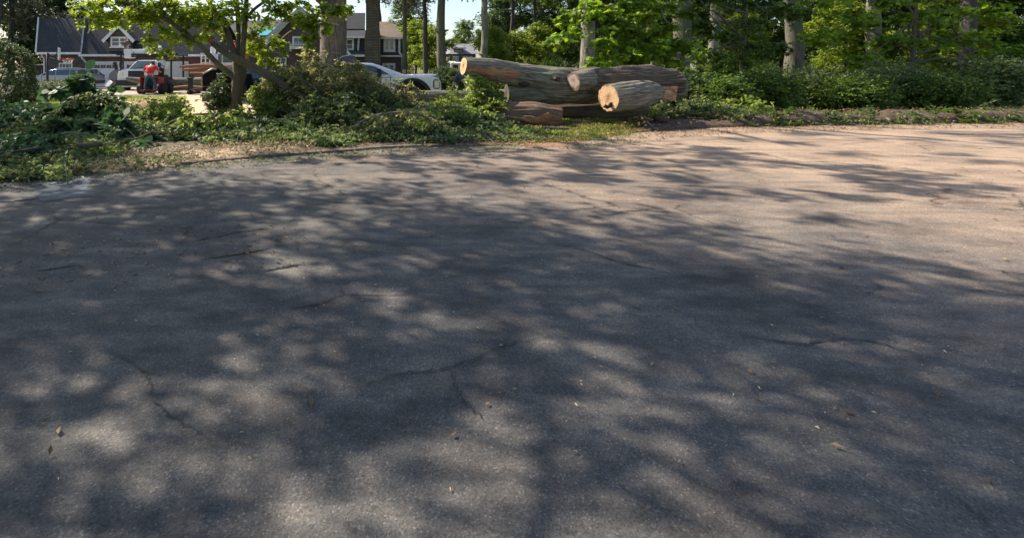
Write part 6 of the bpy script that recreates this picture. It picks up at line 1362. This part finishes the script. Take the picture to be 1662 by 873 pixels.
# sunlit maple
mpb = []
for u, v, ru, rv, Y in ((915, 62, 26, 10, 20), (915, 40, 20, 8, 20.5), (988, 62, 24, 9, 19.6), (985, 25, 30, 10, 20), (1000, 50, 34, 11, 19.8), (1000, 80, 34, 10, 19.6), (1035, 30, 34, 12, 20), (1045, 68, 36, 12, 19.6), (985, 100, 30, 8, 20), (1030, 97, 32, 10, 19.8),
                         (1075, 50, 26, 10, 20), (1085, 80, 30, 10, 19.4), (1105, 70, 26, 9, 19.3), (1015, 8, 36, 9, 20.4), (1070, 12, 30, 10, 20.6), (960, 5, 26, 7, 20.4), (1010, -30, 50, 14, 20.5), (1060, -40, 40, 14, 20.5), (1085, 100, 20, 7, 19.4), (925, 20, 20, 7, 20.6)):
    x, z = U(u, Y), CH + (V0 - v) / F * Y; mpb.append((x - U(1064, 20.5), Y - 20.5, z, px(ru, Y), px(ru, Y) * .8, px(rv, Y)))
make_tree('maple', U(1064, 20.5), 20.5, 5.2, .10, mpb, 'maple with broad layers of sunlit leaves behind the log pile', 'lf_maple', .19, 330, 'palebark', (-.2, 0), 71, 14, .45, 6, 'maple', limb_lo=.35, clump=5, width=.8, droop=.35)
mp2 = []
for u, v, ru, rv, Y in ((1110, 20, 30, 10, 23), (1140, 45, 30, 10, 22.6), (1100, 110, 24, 8, 22), (1135, 85, 30, 10, 22.4), (1180, 60, 30, 11, 23), (1190, 95, 30, 10, 22.6), (1150, 120, 28, 8, 22.2), (1220, 40, 36, 12, 23), (1240, 80, 34, 11, 22.6), (1130, -10, 36, 10, 23), (1200, 5, 36, 10, 23.4), (1280, 20, 36, 12, 23)):
    x, z = U(u, Y), CH + (V0 - v) / F * Y; mp2.append((x - U(1205, 23), Y - 23, z, px(ru, Y), px(ru, Y) * .8, px(rv, Y)))
make_tree('maple', U(1205, 23), 23, 5.4, .10, mp2, 'darker maple with low hanging boughs before the dappled trunk', 'lf_bg', .18, 230, 'treebark', (.2, 0), 72, 12, .45, 6, 'maple', limb_lo=.3, clump=5, width=.8, droop=.4)
mp3 = []
for u, v, ru, rv, Y in ((1340, 60, 40, 14, 24), (1390, 30, 44, 14, 24), (1450, 70, 44, 14, 24), (1500, 30, 44, 14, 24), (1400, 95, 36, 10, 23.5), (1350, 0, 40, 12, 24), (1460, -5, 44, 12, 24), (1560, 60, 44, 14, 24), (1600, 20, 40, 14, 24), (1630, 80, 40, 12, 24)):
    x, z = U(u, Y), CH + (V0 - v) / F * Y; mp3.append((x - U(1480, 24), Y - 24, z, px(ru, Y), px(ru, Y) * .8, px(rv, Y)))
make_tree('maple', U(1480, 24), 24, 5.6, .12, mp3, 'wide maple with sunlit boughs across the far right trunks', 'lf_maple', .18, 170, 'treebark', (.2, 0), 73, 14, .45, 6, 'maple', limb_lo=.3, clump=5, width=.8, droop=.4)
# trees outside the left of the frame that shade the road
def shade(x, y, H, blobs, lab, sd, dens=70): make_tree('shade_tree', x, y, H, .24, blobs, lab, 'lf_bg', .17, dens, 'treebark', (.4, 0), sd, 8, .55, 8, limb_lo=.4, clump=8)
shade(-12.2, 9, 10, [(1.2, 1, 7.2, 3.0, 2.8, 1.8), (3.6, .5, 8.2, 2.6, 2.6, 1.6), (0, -2, 8, 2.8, 2.4, 1.7), (3, -2.4, 7.6, 2.4, 2.2, 1.4), (6.0, -1, 8.6, 2.0, 2.0, 1.2)], 'broad tree left of the road whose crown reaches over the verge', 301, 150)
shade(-8.6, 3, 10, [(0, 0, 7.5, 2.8, 2.8, 1.8), (2.6, 1.2, 8.6, 2.4, 2.4, 1.5), (.5, -2.6, 7.4, 2.6, 2.4, 1.6), (3.4, -1.5, 8.0, 2.2, 2.2, 1.4), (5.6, 1.5, 9.4, 2.0, 2.0, 1.2), (5.0, 4.6, 8.8, 2.0, 2.0, 1.2), (6.6, 3.6, 9.6, 1.8, 1.8, 1.1), (3.4, 6.0, 8.4, 1.6, 1.6, 1.0)], 'tree beside the road just left of where one stands', 302, 140)
shade(-7.4, -4, 10, [(0, 0, 7.5, 3, 3, 2), (3, 1.5, 8.6, 2.6, 2.6, 1.6), (2.5, -2, 8, 2.6, 2.6, 1.6)], 'tree behind the viewer on the left verge', 303, 120)
shade(-17, 15, 11, [(0, 0, 7.5, 3, 3, 2), (2.5, -1, 9, 2.6, 2.6, 1.6), (-2, 0, 8.5, 2.6, 2.6, 1.6)], 'tree further up the left verge', 304, 80)

make_tree('shade_tree', -21.5, 25.5, 7, .2, [(0, 0, 4, 2.4, 2, 1.6), (1, -.5, 5.6, 2.2, 2, 1.3)], 'bushy tree behind the rounded shrub, outside the view', 'lf_bg', .17, 110, 'treebark', (.2, 0), 310, 6, .5, 8)
# shrubs
def shrub(name, u, Y, z0, z1, hw, dep, label, leaf, n, ls, k=8, spr=.25, cat_='shrub', group=None, seed=0, shell=.7, box=False, stems=3):
    rng = np.random.default_rng(seed + 900); x = U(u, Y); root = empty(name, (x, Y, 0), label, cat_, group); W = px(hw, Y)
    o, d = ellipsoid_pts(rng, (0, 0, 0), (1, 1, 1), n, shell)
    if box:
        mx = np.max(np.abs(o), axis=1, keepdims=True); o = o / (mx ** .75) ; o = np.clip(o, -1, 1)
    zc, zr = (z0 + z1) / 2, (z1 - z0) / 2
    amp = 1 + .05 * np.sin(o[:, 0:1] * 5 + seed) * np.sin(o[:, 2:3] * 6 + seed)
    o = o * amp * np.array([W, dep, zr]) + np.array([x, Y, zc]); o[:, 2] = np.maximum(o[:, 2], .04)
    leafobj('leaves', sprig_leaves(rng, o - d * spr * .5, unit(d + rng.normal(0, .4, d.shape)), spr, k, ls, .15), M[leaf], root)
    pr = random.Random(seed)
    for i in range(stems): MB().tube(wob(pr, (pr.uniform(-.2, .2) * W, 0, 0), (pr.uniform(-.6, .6) * W, pr.uniform(-.4, .4) * dep, zc + zr * .3), 3, .08), [.04, .035, .025, .012], 6).build('stem', M['darkbark'], root, smooth=True)
    return root
shrub('rounded_shrub', -6, 21, 0, 2.62, 54, 1.5, 'big dark rounded shrub at the left edge of the view', 'lf_dark', 4200, .07, 9, .16, seed=1, shell=.82)
shrub('shrub', 42, 23.5, 0, .95, 20, .6, 'small dark shrub between the rounded shrub and the clipped hedge', 'lf_dark', 700, .07, 8, .16, seed=2)
shrub('clipped_hedge', 98, 25, 0, .88, 38, .8, 'low clipped hedge with a sunlit flat top in front of the silver car', 'lf_hedge', 2200, .055, 8, .12, 'hedge', seed=3, shell=.85, box=True)
shrub('shrub', 722, 29, 0, 1.55, 32, 1.2, 'wide dark shrub behind the pickup nose', 'lf_dark', 1400, .11, 8, .22, seed=4)
shrub('shrub', 640, 55, 0, 1.2, 24, 1.2, 'dark planting under the lower windows of the tan roofed wing', 'lf_dark', 600, .15, 7, .25, seed=5)
for i, (u, Y, h, hw, lf, lab) in enumerate(((1085, 19.2, .9, 34, 'lf_brush', 'leafy shrub right of the sawn log behind the soil bank'), (1135, 18.4, 1.15, 40, 'lf_brush', 'shrub in front of the broadest trunk'), (1180, 17.6, 1.2, 36, 'lf_bg', 'taller shrub on the soil bank right of the broadest trunk'),
        (1165, 24, 1.9, 40, 'lf_bg', 'dense shrub at the foot of the dappled trunk'), (1240, 19, 1.5, 58, 'lf_bg', 'shrub right of the dappled trunk'), (1310, 20.6, 1.5, 60, 'lf_brush', 'low shrub below the grey trunk at the right'), (1385, 19.4, 1.3, 62, 'lf_bg', 'shrub between the two right hand trunks'),
        (1450, 21, 1.7, 64, 'lf_brush', 'low shrub beyond the road right of the pale trunk'), (1530, 20, 1.3, 66, 'lf_bg', 'rounded shrub left of the far right trunk'), (1615, 22, 1.9, 74, 'lf_brush', 'shrub at the right edge of the view'), (1060, 26, 1.2, 26, 'lf_bg2', 'sunlit shrub seen under the maple'), (830, 32, 1.6, 60, 'lf_bg', 'green shrub behind the forked trunk'), (905, 34, 2.0, 60, 'lf_bg', 'tall green shrub left of the stout pale trunk'), (1010, 33, 2.0, 60, 'lf_dark', 'dark shrub in the shade under the maple'))):
    shrub('shrub', u, Y, 0, h, hw, px(hw, Y) * .7, lab, lf, 1150, .12 if Y < 22 else .15, 8, .55, seed=20 + i, shell=.15)
# small rubble on the soil bank
for i, (u, v, s_r, lab) in enumerate(((1048, 206, .10, 'brown clod beside the bleached twig'), (1075, 205, .13, 'larger dark clod on the soil bank'), (1120, 178, .22, 'pale boulder at the foot of the broadest trunk'), (1145, 163, .2, 'flat pale stone between broadest and dappled trunk'))):
    g = G(u, v + 3); pr = random.Random(i); m = MB(); m.ball((0, 0, 0), 1, 12, 8); m.v = [(x * s_r * 1.6 * (1 + .2 * math.sin(x * 4 + i)), y * s_r * (1 + .2 * math.sin(z * 5)), z * s_r * .6 * (1 + .25 * math.sin(x * 5 + y * 3))) for x, y, z in m.v]
    o = m.build('rock', M['soil'] if i < 2 else plain('stone', (.3, .26, .21), .9, .3, 6, .6), None, smooth=True); o.location = (g.x, g.y, s_r * .3 + (.2 if i < 2 else 0)); tag(o, lab, 'rock')
#END
